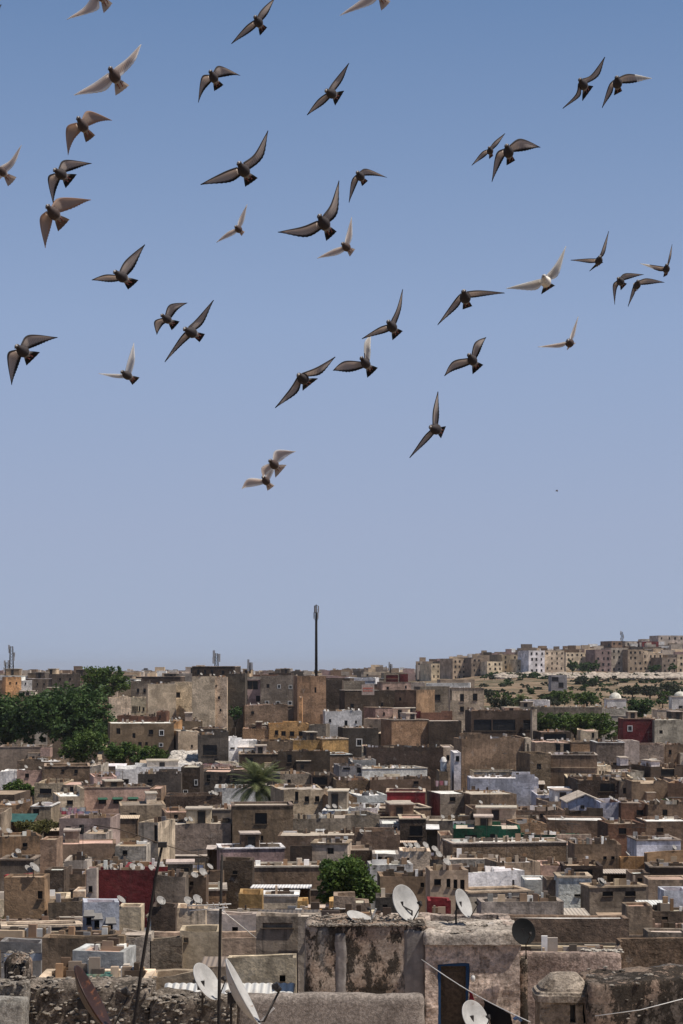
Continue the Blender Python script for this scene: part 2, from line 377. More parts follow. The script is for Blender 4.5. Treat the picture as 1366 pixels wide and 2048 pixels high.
def wall_shell(w, dep, h, ph, t, holes, irr, step=None):
    """four walls with recessed openings in the front, a parapet with uneven crown; returns MB"""
    mb = MB(); sd = rng.random() * 100; tilt = rng.uniform(-.02, .02) if irr > .02 else 0
    def top(x, y):
        z = h + tilt * x + irr * noise.noise(Vector((x * .55 + sd, y * .55, 0))) * 1.4
        if step and step[0] <= x <= step[1]: z += step[2]
        return z
    xs = {-w / 2, w / 2}
    n = max(2, int(w / 1.3))
    for i in range(1, n): xs.add(-w / 2 + w * i / n)
    for (a, b, c, e, r) in holes: xs.add(a); xs.add(b)
    if step:
        for q in (step[0], step[0] - .05, step[1], step[1] + .05):
            if -w / 2 < q < w / 2: xs.add(q)
    xs = sorted(xs); xx = [xs[0]]
    for x in xs[1:]:
        if x - xx[-1] > .02 or any(abs(x - q) < 1e-6 for hh in holes for q in hh[:2]): xx.append(x)
    xs = xx
    zs = {0.0}
    for (a, b, c, e, r) in holes: zs.add(c); zs.add(e)
    zs = sorted(zs)
    # front
    for i in range(len(xs) - 1):
        x0, x1 = xs[i], xs[i + 1]; xm = (x0 + x1) / 2
        for j in range(len(zs)):
            z0 = zs[j]; last = j == len(zs) - 1
            za, zb = (top(x0, 0), top(x1, 0)) if last else (zs[j + 1], zs[j + 1])
            zm = (z0 + min(za, zb)) / 2
            if not last and any(a - 1e-6 < xm < b + 1e-6 and c - 1e-6 < zm < e + 1e-6 for (a, b, c, e, r) in holes): continue
            mb.add([(x0, 0, z0), (x1, 0, z0), (x1, 0, zb), (x0, 0, za)], [(0, 1, 2, 3)])
    for (a, b, c, e, r) in holes:
        mb.add([(a, 0, c), (b, 0, c), (b, 0, e), (a, 0, e), (a, r, c), (b, r, c), (b, r, e), (a, r, e)],
               [(0, 4, 5, 1), (1, 5, 6, 2), (2, 6, 7, 3), (3, 7, 4, 0)])
    # crown ring
    ny = max(2, int(dep / 1.5))
    per = [(x, 0.0) for x in xs] + [(w / 2, dep * k / ny) for k in range(1, ny + 1)] + [(x, dep) for x in reversed(xs[:-1])] + [(-w / 2, dep * k / ny) for k in range(ny - 1, 0, -1)]
    def inn(x, y): return (max(-w / 2 + t, min(w / 2 - t, x)), max(t, min(dep - t, y)))
    N = len(per); O = [(x, y, top(x, y)) for x, y in per]; I = []
    for (x, y, z) in O: a, b = inn(x, y); I.append((a, b, z - .02))
    for k in range(N):
        k2 = (k + 1) % N
        mb.add([O[k], O[k2], I[k2], I[k]], [(0, 1, 2, 3)])
        mb.add([I[k], I[k2], (I[k2][0], I[k2][1], h - ph - .05), (I[k][0], I[k][1], h - ph - .05)], [(0, 1, 2, 3)])
        if k >= len(xs) - 1: mb.add([(per[k][0], per[k][1], 0), (per[k2][0], per[k2][1], 0), O[k2], O[k]], [(0, 1, 2, 3)])
    return mb

HOUSES = []
def H(x0, x1, yt, yb, col, label=None, wins=None, nm=None, d=None, rot=0, dep=None, mat='plaster', **k):
    d = d if d else D(min(yb, 2060)) * 1.03
    r = dict(x0=x0, x1=x1, yt=yt, yb=yb, col=col, label=label, wins=wins, nm=nm, d=d, rot=rot, dep=dep, mat=mat, hand=True); r.update(k)
    HOUSES.append(r); return r
RANK = []
def build_house(r):
    d = r['d']; xc = (r['x0'] + r['x1']) / 2; w = max(.6, (r['x1'] - r['x0']) * d / F); X = (xc - HX) * d / F
    yt_ = r['yt'] + (2.5 if r['hand'] and d < 330 else 0); ztop = CZ + (HY - yt_) * d / F; zb = ground(X, d) - .5; h = ztop - zb
    if h < 1.5: zb = ztop - 1.5; h = 1.5
    if r['hand'] and r['rot'] == 0 and r['d'] > 80 and not r.get('category') and 2.6 < w < 13:
        lo = r['col'] in ('cr', 'wh', 'bg', 'lg', 'tn', 'oc', 'og', 'pk'); r['rot'] = rng.choice((rng.uniform(7, 17), rng.uniform(7, 17), rng.uniform(-4, 4))) if lo else rng.choice((rng.uniform(-5, 5), rng.uniform(-5, 5), rng.uniform(5, 12)))
        r['rot'] = math.copysign(min(abs(r['rot']), math.degrees(math.asin(min(1, 3.2 / w)))), r['rot'])
    dep = r['dep']; rot = math.radians(r['rot']); wr = w / max(.5, math.cos(rot))
    root = empty(r.get('kind_name', 'house'), (X, d, zb), rot)
    col = jit(PAL[r['col']], .2) if not r.get('exact') else PAL[r['col']]
    px = lambda p: (p - xc) * d / F
    pz = lambda q: ztop - (q - yt_) * d / F - zb
    holes = []; wl = []
    wins = r['wins'] if r['wins'] is not None else []
    for wdef in wins:
        cx, cy, ww, wh = wdef[:4]; kind = wdef[4] if len(wdef) > 4 else 'bare'
        a, b = px(cx - ww / 2), px(cx + ww / 2); c, e = pz(cy + wh / 2), pz(cy - wh / 2)
        a = max(a, -wr / 2 + .06); b = min(b, wr / 2 - .06); c = max(c, .05); e = min(e, h - .25)
        if b - a < .15 or e - c < .15 or any(a < q[1] + .05 and b > q[0] - .05 and c < q[3] + .05 and e > q[2] - .05 for q in holes): continue
        rr = min(.22, dep * .4); holes.append((a, b, c, e, rr)); wl.append((a, b, c, e, rr, kind))
    low_ = rng.random() < .62; ph = r.get('ph', min(rng.uniform(.05, .2) if low_ else rng.uniform(.3, .8), h * .5)); low_ = ph < .25; t = min(.24, w * .12, dep * .12)
    cop = r.get('cop', rng.random() < .3 and dep > 1.2 and wr > 2)
    irr = r.get('irr', .0 if cop else (rng.uniform(.01, ph * .5) if low_ else rng.choice((.04, .08, .13, .2))))
    if not cop and 'step' not in r and 100 < r['d'] < 420 and 'irr' not in r and wr > 3.5 and rng.random() < .3:
        sa = rng.uniform(-wr / 2, wr * .2); r['step'] = (sa, sa + wr * rng.uniform(.25, .7), rng.choice((-.35, .3, .45, .6)) if not low_ else rng.choice((.3, .5)))
    mat = M[r['mat'] if r['mat'] != 'plaster' else rng.choice(('plaster', 'plaster', 'streaky', 'earthen', 'smooth'))]
    mb = wall_shell(wr, dep, h, ph, t, holes, 0 if cop else irr, r.get('step'))
    mb.build('wall', mat, root, color=col)
    if dep > .9:
        rf = MB(); rf.add([(-wr / 2 + t, t, h - ph), (wr / 2 - t, t, h - ph), (wr / 2 - t, dep - t, h - ph), (-wr / 2 + t, dep - t, h - ph)], [(0, 1, 2, 3)])
        rc = r.get('rcol') or (rng.choice(('lg', 'lg', 'gr', 'bg', 'wh', 'pk')) if r['col'] != 'wh' else 'wh')
        rf.build('roof', M['terrace'], root, color=jit(PAL[rc], .15))
    if cop:
        o = .07; cm = MB(); z0, z1 = h - .005, h + .1
        cm.box((-wr / 2 - o, -o, z0), (wr / 2 + o, t + .02, z1)); cm.box((-wr / 2 - o, dep - t - .02, z0), (wr / 2 + o, dep + o, z1))
        cm.box((-wr / 2 - o, t + .02, z0), (-wr / 2 + t + .02, dep - t - .02, z1)); cm.box((wr / 2 - t - .02, t + .02, z0), (wr / 2 + o, dep - t - .02, z1))
        cm.build('coping', M['limewash'], root, color=jit(PAL[rng.choice(('lg', 'bg', 'cr', 'gr', 'wh'))], .15))
    for (a, b, c, e, rr, kind) in wl:
        if kind == 'door':
            mesh_obj('door', DOORM, root, ((a + b) / 2, rr - .03, c), None, (b - a, 1, e - c))
        else:
            mesh_obj('window', WM[kind if kind in WM else 'bare'], root, ((a + b) / 2, rr - .02, (c + e) / 2), None, (b - a, 1, e - c))
        if kind == 'awn':
            am = MB(); am.add([(a - .1, 0, e + .28), (b + .1, 0, e + .28), (b + .14, -.34, e + .05), (a - .14, -.34, e + .05), (a - .1, 0, e + .2), (b + .1, 0, e + .2), (b + .14, -.31, e - .01), (a - .14, -.31, e - .01)],
                              [(3, 2, 1, 0), (4, 5, 6, 7), (0, 4, 7, 3), (1, 2, 6, 5), (3, 7, 6, 2)])
            am.build('awning', M['tint'], root, color=r.get('awncol', (.2, .19, .18)))
    # lower additions built against the front
    lb = r['label'] or ''
    if r['d'] < 345 and wr > 3 and not r.get('category') and not any(q in lb for q in ('blank', 'tower', 'wall', 'awning', 'hooded', 'tall', 'maroon', 'courtyard')):
        for _ in range(rng.choice((0, 1, 1, 2, 2))):
            aw = wr * rng.uniform(.22, .6); ax = rng.uniform(-wr / 2 + .05, wr / 2 - aw - .05); ah = h - rng.uniform(.9, 3.0); ad = rng.uniform(.5, 1.8)
            if ah < 1 or any(a < ax + aw + .1 and b > ax - .1 and c < ah + .15 for (a, b, c, e, rr, kd) in wl): continue
            if any(ax < q[1] + .05 and ax + aw > q[0] - .05 for q in holes): continue
            holes.append((ax, ax + aw, 0, ah, 0))
            am = MB(); am.box((ax, -ad, 0), (ax + aw, -.004, ah)); kc = rng.choice(('br', 'gr', 'bg', 'lg', 'dk', r['col'], r['col'], 'cr'))
            ao = am.build('annex', M[rng.choice(('plaster', 'streaky', 'smooth', 'limewash'))], root, color=jit(PAL[kc], .15))
            ar = MB(); ov = rng.choice((.0, .06, .15)); ar.box((ax - ov, -ad - ov, ah + .003), (ax + aw + ov, -.006, ah + rng.uniform(.06, .14))); ar.build('annex_roof', M['terrace'], ao, color=jit(PAL[rng.choice(('lg', 'lg', 'bg', 'gr', 'wh', 'pk'))], .15))
            if rng.random() < .5 and aw > 1.2: mesh_obj('window', WM[rng.choice(('bare', 'cross'))], ao, (ax + aw * rng.uniform(.3, .7), -ad - .012, ah - rng.uniform(.6, .9)), None, (rng.uniform(.4, .7), 1, rng.uniform(.4, .8)))
    # ledge across the front
    if rng.random() < .22 and h > 3 and not holes:
        lg = MB(); zl = h - rng.uniform(.8, 1.9); lg.box((-wr / 2 + .05, -.09, zl), (wr / 2 - .05, .02, zl + .09)); lg.build('ledge', M['limewash'], root, color=jit(PAL[rng.choice(('lg', 'gr', 'bg'))], .15))
    # things lying about on the roof
    if dep > 1.6 and wr > 1.6 and r['d'] < 400 and rng.random() < .75 and not r.get('category'):
        jb = MB(); zr0 = h - ph
        for _ in range(int(rng.uniform(3, 7) * min(wr, 12) ** .8)):
            jx = rng.uniform(-wr / 2 + t, wr / 2 - t - .1); jy = rng.uniform(dep * .45, dep - t - .1); a_, b_, c_ = rng.uniform(.06, .45), rng.uniform(.06, .35), rng.uniform(.08, .42) * rng.choice((1, 1, 1, 1.5))
            if rng.random() < .3: a_, c_ = rng.uniform(.5, 1.3), rng.uniform(.06, .25)
            k_ = rng.choice(('lg', 'br', 'dk', 'gr', 'bg', 'dg', 'tn', 'wh', 'gb', 'br', 'dk')); cc_ = jit(PAL[k_], .25)
            jb.box((jx, jy, zr0 + .003), (min(jx + a_, wr / 2 - t), min(jy + b_, dep - t), zr0 + ph * .8 + c_), 0, cc_)
        q_ = jb.build('roof_clutter', M['vertex'], root); tag(q_, kind='stuff')
    # small roof room
    hr = r.get('room', None)
    if hr is None and r['hand'] and rng.random() < .2 and w > 4 and dep > 3.5 and not r.get('category') and 130 < r['d'] < 400 and 'noroom' not in r: hr = (rng.uniform(-.32, .32), rng.uniform(.16, .36), rng.uniform(.9, 1.35), rng.choice(('gr', 'lg', 'bg', 'br', 'wh', 'cr', 'dg', 'dk')))
    if hr is None and not r['hand'] and rng.random() < .4 and w > 3.5 and dep > 3: hr = (rng.uniform(-.3, .3), rng.uniform(.2, .4), rng.uniform(1.3, 2.1), rng.choice(('gr', 'lg', 'bg', 'br', 'wh', 'cr', 'dg')))
    if hr:
        cxr, fw, hh, cc = hr; rw = wr * fw; y0 = dep * .42; y1 = dep - t - .03
        if y1 - y0 > .8:
            xa = max(-wr / 2 + t + .03, min(wr / 2 - t - .03 - rw, cxr * wr - rw / 2)); zr = h - ph + .004
            rm = MB(); rm.box((xa, y0, zr), (xa + rw, y1, zr + hh), 0)
            ro = rm.build('rooftop_room', M['limewash'], root, color=jit(PAL[cc], .1))
            sl = MB(); sl.box((xa - .12, y0 - .15, zr + hh + .003), (xa + rw + .12, y1 + .0, zr + hh + .13)); sl.build('roof_slab', M['terrace'], ro, color=jit(PAL['lg']))
            if rw > 1.3: mesh_obj('door', DOORM, ro, (xa + rw * rng.uniform(.35, .65), y0 - .035, zr), None, (.7, 1, min(1.8, hh * .85)))
    r.update(root=root, ztop=ztop, X=X, w=w, h=h)
    return root

# ------------------------------------------------------------ trees
def leaf_crown(mb, blobs, n, size, squash=1., seed=0, hang=0.):
    """many leaf-sized faces in clumps through the volume of several lobes"""
    R = random.Random(seed)
    vol = [b[3] * b[4] * b[5] for b in blobs]; tot = sum(vol)
    for b, v in zip(blobs, vol):
        cx, cy, cz, rx, ry, rz = b; k = max(6, int(n * v / tot)); nc = max(5, k // 26)
        cl = []
        for _ in range(nc):
            while True:
                p = Vector((R.uniform(-1, 1), R.uniform(-1, 1), R.uniform(-1, 1)))
                if .12 < p.length < 1: break
            p = p.normalized() * (p.length ** .6) * R.uniform(.8, 1.1)
            cl.append((Vector((cx + p.x * rx, cy + p.y * ry, cz + p.z * rz)), R.uniform(.1, .24) * (rx + rz) * .5, R.random()))
        for i in range(k):
            c, s, tone = cl[i % nc]
            q = c + Vector((R.gauss(0, 1), R.gauss(0, 1), R.gauss(0, .8))) * s * .75
            a = R.uniform(.6, 1.35) * size
            u = Vector((R.gauss(0, 1), R.gauss(0, 1), R.gauss(0, .6) - hang)).normalized(); t = u.cross(Vector((R.gauss(0, 1), R.gauss(0, 1), R.gauss(0, 1)))).normalized()
            e = max(0, min(1, tone + R.uniform(-.3, .3)))
            mb.add([q - u * a * .55, q + t * a * .3, q + u * a * .6, q - t * a * .3], [(0, 1, 2, 3)], 0, False, (e, 0, 0))
PROT = []
def tree(px, yt, yb, wpx, d, label, mat='leaf', n=3200, size=.42, lobes=7, seed=1, zbase=None, name='broadleaf_tree', group=None, hole=.0):
    R = random.Random(seed); X = (px - HX) * d / F; g = ground(X, d) if zbase is None else zbase
    zt = CZ + (HY - yt) * d / F; zb_ = CZ + (HY - yb) * d / F; w = wpx * d / F; hh = zt - zb_
    root = empty(name, (X, d, g)); tag(root, label, 'bush' if 'bush' in name else 'tree', group)
    c = MB(); z0 = zb_ - g
    blobs = [(0, 0, z0 + hh * .5, w * .34, w * .32, hh * .42)]
    for i in range(lobes):
        a = 2 * math.pi * (i + R.random() * .7) / lobes; rr = R.uniform(.16, .27)
        zc = R.uniform(.2, .82); ro = .36 * math.sqrt(max(.12, 1 - abs(zc - .42) ** 2 * 4)) 
        blobs.append((math.cos(a) * w * ro, math.sin(a) * w * ro * .8, z0 + hh * zc, w * rr, w * rr, min(hh * rr * 1.15, (1.02 - zc) * hh)))
    leaf_crown(c, blobs, n, size, seed=seed)
    t = MB(); tr = max(.05, w * .03); ph = z0 + hh * .45
    t.tube([(0, 0, -.3), (R.uniform(-.1, .1) * w * .3, 0, ph * .5), (0, 0, ph)], [tr * 1.3, tr, tr * .6], 8)
    for b in blobs[1:]: t.tube([(0, 0, ph * .72), (b[0] * .5, b[1] * .5, (ph * .8 + b[2]) / 2), (b[0], b[1], b[2])], [tr * .55, tr * .38, tr * .15], 5)
    t.build('trunk', M['bark'], root); c.build('crown', M[mat], root)
    PROT.append((px - wpx * .42, px + wpx * .42, yb, d)); return root
def palm(px, py, rad_px, d, label, seed=3, n=96, drop=1.):
    R = random.Random(seed); X = (px - HX) * d / F; g = ground(X, d); z = CZ + (HY - py) * d / F - g; L = rad_px * d / F
    root = empty('palm_tree', (X, d, g)); tag(root, label, 'palm')
    t = MB(); t.tube([(0, 0, -.3), (.1, 0, z * .5), (0, 0, z)], [.34, .27, .3], 10); t.build('trunk', M['bark'], root)
    for i in range(n):
        a = i * 2.39996 + R.uniform(-.2, .2); el = math.radians(R.uniform(-28, 88)); l = L * R.uniform(.82, 1.1)
        mb = MB(); pts = []; dirh = Vector((math.cos(a), math.sin(a), 0)); p = Vector((0, 0, z)); e = el
        for k in range(9):
            pts.append(p.copy()); p = p + (dirh * math.cos(e) + Vector((0, 0, 1)) * math.sin(e)) * l / 8; e -= math.radians(7.5 * drop)
        tone = R.random()
        side = dirh.cross(Vector((0, 0, 1)))
        for k in range(1, 9):
            for sdn in (-1, 1):
                for f in (0., .33, .66):
                    q = pts[k - 1].lerp(pts[k], f); ax = (pts[k] - pts[k - 1]).normalized()
                    ll = l * .26 * math.sin(math.pi * min(.97, (k + f) / 9.2)) + .06
                    tip = q + (ax * .75 + side * sdn * .8 + Vector((0, 0, -.16))).normalized() * ll
                    bq = ax * .06
                    c = max(0, min(1, tone + R.uniform(-.2, .2)))
                    mb.add([q - bq, q + bq, tip], [(0, 1, 2)], 0, False, (c, 0, 0))
        mb.tube(pts, [.03 - .0028 * k for k in range(9)], 4, 0, True, True, (tone, 0, 0))
        mb.build('frond', M['palm'], root)
    PROT.append((px - rad_px * .8, px + rad_px * .8, py + rad_px * .1, d)); return root

# ------------------------------------------------------------ satellite dishes and other roof clutter
def dish_meshes(seg=20, mat='dish'):
    prof = [(0.001, 0.0)] + [(.5 * i / 6, .28 * (.5 * i / 6) ** 2 * 2.0) for i in range(1, 7)]
    back = [(r * 1.0, z - .018) for r, z in reversed(prof)]
    rim = [(.515, prof[-1][1] + .004), (.515, prof[-1][1] - .02)]
    a = MB(); a.lathe(prof + rim + back, seg)
    b = MB(); b.tube([(0, -.47, .12), (0, -.5, .2), (0, -.2, .62)], [.018, .018, .016], 6); b.tube([(0, -.23, .6), (0, -.12, .56)], [.04, .055], 8)
    b.box((-.05, -.16, .53), (.05, -.1, .62))
    return a.mesh('reflector', [M[mat]]), b.mesh('feed_arm', [M['iron']])
DM = dish_meshes(20, 'dish_dull'); DM_R = dish_meshes(24, 'rust'); DM_B = dish_meshes(28, 'black'); DM_W = dish_meshes(40)
def mount_mesh(hgt=.75):
    m = MB(); m.tube([(0, 0, -.05), (0, 0, hgt)], .028, 6); m.box((-.12, -.12, -.02), (.12, .12, .015)); m.tube([(0, 0, hgt * .75), (0, -.1, hgt)], .03, 6)
    return m.mesh('mast', [M['iron']])
MOUNT = mount_mesh()
def dish(loc, az, el, size, label, group='satellite dishes on the medina roofs', meshes=None, roll=0, mast=True, mast_scale=1.):
    """az: compass direction the bowl faces (0 = +X), el: tilt above the horizon"""
    root = empty('satellite_dish', loc); tag(root, label, 'satellite dish', group)
    f = Vector((math.cos(az) * math.cos(el), math.sin(az) * math.cos(el), math.sin(el)))
    up = Vector((0, 0, 1)); x = up.cross(f)
    x = x.normalized() if x.length > .05 else Vector((1, 0, 0))
    y = f.cross(x)
    R3 = Matrix((x, y, f)).transposed() @ Matrix.Rotation(roll, 3, 'Z')
    mm = meshes or DM
    c = Vector((0, 0, .75 * size * mast_scale)) + f * .05 * size
    T = Matrix.Translation(c) @ R3.to_4x4() @ Matrix.Scale(size, 4)
    for nm_, me in (('reflector', mm[0]), ('feed_arm', mm[1])):
        o = mesh_obj(nm_, me, root); o.matrix_local = T
    if mast:
        o = mesh_obj('mast', MOUNT, root, (0, 0, 0), None, (size, size, size * mast_scale))
    return root
def shed(x0, x1, yt, yb, col, label, d=None, dep=3.2, walls='br', open_front=True, mat='corrugated', nm='shed', h=2.2, skew=0):
    """lean-to: a bright sloping sheet on a low wall and posts"""
    d = d or D(yb) * 1.03; xc = (x0 + x1) / 2; X = (xc - HX) * d / F; w = (x1 - x0) * d / F
    zf = CZ + (HY - yb) * d / F; zk = CZ + (HY - yt) * (d + dep) / F
    g = max(ground(X, d), zf - h); root = empty(nm, (X, d, g)); tag(root, label, 'shed')
    zf -= g; zk -= g
    rf = MB(); o = .1; s = skew * d / F
    rf.add([(-w / 2, -o, zf), (w / 2, -o, zf), (w / 2 + s, dep, zk), (-w / 2 + s, dep, zk), (-w / 2, -o, zf - .06), (w / 2, -o, zf - .06), (w / 2 + s, dep, zk - .06), (-w / 2 + s, dep, zk - .06)],
           [(0, 1, 2, 3), (7, 6, 5, 4), (0, 4, 5, 1), (1, 5, 6, 2), (2, 6, 7, 3), (3, 7, 4, 0)])
    rf.build('roof_sheet', M[mat], root, color=jit(PAL[col] if isinstance(col, str) else col, .05))
    wl = MB(); wl.box((-w / 2 + .1, dep - .25, 0), (w / 2 - .1, dep - .1, min(zf, zk) - .08)); wl.box((-w / 2 + .1, .12, 0), (-w / 2 + .22, dep - .25, min(zf, zk) - .08)); wl.box((w / 2 - .22, .12, 0), (w / 2 - .1, dep - .25, min(zf, zk) - .08))
    if not open_front: wl.box((-w / 2 + .1, 0, 0), (w / 2 - .1, .12, zf - .08))
    wl.build('wall', M['plaster'], root, color=jit(PAL[walls]))
    for sx in (-1, 1):
        p = MB(); p.box((sx * (w / 2 - .16) - .04, -.05, 0), (sx * (w / 2 - .16) + .04, .03, zf - .06)); p.build('post', M['wood'], root)
    PROT.append((x0, x1, yb, d)); return root
def laundry(x0, x1, y, d, label, cols, hpx=9, seed=0):
    R = random.Random(seed); a = W(x0, y, d); b = W(x1, y, d); root = empty('clothesline', a); tag(root, label, 'clothesline')
    L = b - a; m = MB(); m.tube([(0, 0, 0), L * .5 - Vector((0, 0, .06)), L], .012, 5); m.build('rope', M['iron'], root)
    for q in (Vector((0, 0, 0)), L):
        p = MB(); p.tube([q + Vector((0, 0, -1.6)), q + Vector((0, 0, .1))], .03, 6); p.build('post', M['wood'], root)
    x = .15
    while x < L.length - .4:
        w = R.uniform(.35, .75); hh = hpx * d / F * R.uniform(.6, 1.1); n = 5; c = MB(); vs = []; fs = []
        for j in range(4):
            for i in range(n): vs.append((x + w * i / (n - 1), .05 * math.sin(i * 2.1 + j * .6) * (j / 3) - .01, -.03 - hh * j / 3))
        for j in range(3):
            for i in range(n - 1): q = j * n + i; fs.append((q, q + 1, q + n + 1, q + n))
        c.add(vs, fs, 0, True); c.build('cloth', M['cloth'], root, color=jit(R.choice(cols), .1)); x += w + R.uniform(.03, .3)
    return root
def tank_mesh():
    m = MB(); m.lathe([(.001, 0), (.5, 0), (.52, .1), (.5, .5), (.52, .9), (.42, 1.05), (.18, 1.1), (.18, 1.16), (.001, 1.17)], 14)
    return m.mesh('tank', [M['tint']])
TANKM = tank_mesh()
def water_tank(loc, size, label, col):
    root = empty('water_tank', loc); tag(root, label, 'water tank', 'water tanks on the roofs')
    mesh_obj('tank', TANKM, root, (0, 0, .2 * size), None, (size, size, size), col)
    b = MB(); b.box((-.45 * size, -.45 * size, 0), (.45 * size, .45 * size, .2 * size)); b.build('plinth', M['plaster'], root, color=PAL['gr'])
    return root
def antenna(loc, h, label, az=0., bars=6, group='television aerials on the roofs'):
    root = empty('television_aerial', loc, az); tag(root, label, 'aerial', group)
    m = MB(); m.tube([(0, 0, -.1), (0, 0, h)], .015, 5); m.build('mast', M['iron'], root)
    m = MB(); m.tube([(-.7, 0, h - .08), (.7, 0, h - .08)], .014, 5)
    for i in range(bars): x = -.65 + 1.3 * i / (bars - 1); m.tube([(x, -.32, h - .08), (x, .32, h - .08)], .009, 4)
    m.build('rods', M['iron'], root); return root
# ------------------------------------------------------------ the medina: houses read off the photograph band by band
# upper band, left
H(12, 42, 1354, 1384, 'og', 'orange tan house at the far left below the lattice mast', [(20,1366,3,4),(33,1366,3,4)], 'orange tan far house')
H(42, 64, 1361, 1378, 'wh', 'small white block beside the orange tan house at far left', [(51,1367,3,4)])
H(64, 103, 1358, 1392, 'gr', 'long grey house above the left trees beside the small white block', [(75,1368,3,4),(88,1368,3,4)])
H(104, 160, 1348, 1392, 'dg', 'dark grey house with a flat roof just left of the tall rounded tree', [(120,1358,4,4),(140,1358,4,4)])
H(219, 262, 1396, 1440, 'cr', 'pale cream house at the right edge of the big dark tree', [], 'pale cream house')
H(262, 296, 1395, 1424, 'cr', 'white low school-like block with a row of five small windows', [(266,1417,3,9),(270,1417,3,9),(274,1417,3,9),(279,1417,3,9),(287,1418,4,7)])
H(262, 300, 1362, 1398, 'gr', 'grey house with two windows behind the white low block', [(276,1381,5,8),(289,1381,5,8)])
H(296, 352, 1368, 1440, 'cr', 'broad blank cream house left of the tall cream tower', [], 'broad cream house')
H(350, 386, 1364, 1436, 'cr', 'cream house wall with one square dark window high up', [(356,1390,9,11,'cross')])
H(384, 430, 1353, 1443, 'cr', 'tall cream tower house under the ruined dark storey', [], 'tall cream tower house', irr=.02)
H(429, 454, 1354, 1442, 'cr', 'narrow cream wing with three tiny windows right of the cream tower', [(438,1395,5,5),(441,1420,4,5),(432,1372,3,4)])
H(384, 470, 1333, 1356, 'dk', 'ruined dark brown top storey crowning the cream tower', [(396,1344,5,9),(410,1344,5,9),(424,1344,5,9),(446,1345,6,8)], 'ruined dark storey', d=445, irr=.3)
H(454, 490, 1347, 1440, 'dg', 'tall blank dark grey house with a bush at its foot', [], 'tall dark grey house')
H(490, 521, 1359, 1409, 'mv', 'mauve house with two dark red windows below a dark upper storey', [(493,1396,5,11),(516,1397,8,11),(505,1370,22,18,'cross')])
H(521, 595, 1351, 1411, 'gr', 'grey house with two rows of white framed windows', [(536,1372,6,8,'cross'),(558,1373,5,6,'white'),(581,1374,5,6,'white'),(534,1405,6,5,'white'),(556,1406,6,6,'white'),(580,1406,6,6,'white')], 'white framed window house')
H(595, 652, 1352, 1432, 'tn', 'tall tan brown block with one slot window below the tall mast', [(631,1380,4,11,'bars')], 'tall tan block', irr=.02)
H(598, 604, 1394, 1413, 'og', 'narrow orange patch of wall at the corner of the tan block', [], d=385)
H(652, 684, 1360, 1416, 'dk', 'dark house right against the tall tan block')
H(490, 576, 1410, 1441, 'br', 'low wide brown house in front of the white framed windows', [(505,1425,6,5)])
H(690, 757, 1381, 1426, 'dk', 'dark brown house with one window below the faded red sign wall', [(704,1411,7,7),(676,1415,3,5)])
H(684, 730, 1362, 1384, 'gr', 'plain grey block behind the faded red sign wall')
H(757, 791, 1381, 1420, 'dk', 'dark house with a pale strip right of the red sign wall', [(764,1409,5,7)])
H(751, 789, 1416, 1437, 'pk', 'small pinkish white house with a dark round opening', [(768,1427,4,5)])
H(790, 832, 1380, 1424, 'tn', 'tan house with a sunlit right corner near the arched house', [(799,1398,5,6)], rot=-28)
H(772, 796, 1350, 1368, 'mr', 'small far maroon house, the left one of a pair', [])
H(800, 816, 1348, 1368, 'mr', 'small far maroon house, the right one of a pair', [])
H(765, 822, 1365, 1384, 'pk', 'pinkish beige house below the two far maroon houses', [(775,1376,5,5),(812,1374,4,5)])
H(650, 724, 1422, 1459, 'wh', 'whitewashed ruinous house with ragged top below the tan block', [(660,1441,5,6),(692,1446,6,10),(712,1444,4,5)], 'ragged white house', mat='limewash', irr=.5)
H(840, 900, 1373, 1408, 'gr', 'grey house left of the arched cream house', [(846,1395,4,5),(870,1395,22,12)])
H(538, 618, 1448, 1483, 'oc', 'ochre house with four dark windows in a row', [(553,1465,7,9),(567,1467,9,10,'cross'),(584,1467,9,9),(602,1467,9,9)], 'four-window ochre house')
H(485, 538, 1457, 1483, 'tn', 'tan wing joined to the left of the ochre four-window house')
H(618, 652, 1450, 1484, 'gr', 'grey house right of the ochre four-window house')
H(783, 857, 1440, 1493, 'tn', 'blank orange brown house front with a dark top', [], 'blank orange brown house')
H(857, 923, 1442, 1493, 'dk', 'dark brown house right of the blank orange brown front')
H(790, 842, 1423, 1440, 'mr', 'low dark red house above the blank orange brown front', [(818,1434,10,6)])
H(842, 905, 1425, 1445, 'rb', 'low reddish brown roof house below the arched cream house')
# left, below the trees
H(221, 347, 1444, 1506, 'br', 'wide brown house with scattered small windows right of the trees', [(237,1462,8,12,'cross'),(268,1471,6,10,'cross'),(302,1464,9,9),(323,1466,7,9,'white'),(260,1487,7,7),(280,1488,7,8),(322,1490,6,6,'white'),(293,1487,5,6)], 'wide brown house')
H(346, 357, 1442, 1484, 'og', 'narrow orange wall at the corner of the wide brown house', [], 'narrow orange wall')
H(313, 333, 1423, 1446, 'rb', 'small reddish brown rooftop house above the wide brown house', [(320,1433,3,5)])
H(234, 313, 1432, 1447, 'rb', 'low reddish parapet house behind the wide brown house')
H(357, 398, 1460, 1506, 'bg', 'tumbledown beige house beside the narrow orange wall', [(355,1490,6,5,'white'),(384,1492,4,5)], irr=.4)
H(384, 446, 1458, 1478, 'gr', 'low grey roof house below the tall cream tower', [(397,1448,5,4),(437,1449,6,4)])
H(397, 457, 1467, 1526, 'dg', 'dark grey house with one small window left of the bright white wall', [(432,1521,7,8),(420,1500,28,20)], 'dark grey corner house')
H(0, 100, 1492, 1523, 'gr', 'grey house at the left edge below the trees', [], step=None)
H(81, 100, 1494, 1520, 'pk', 'pink end wall of the grey house at left', [], 'pink end wall', d=D(1523)*1.02)
H(34, 117, 1520, 1541, 'br', 'brown grey house under the pink end wall', [])
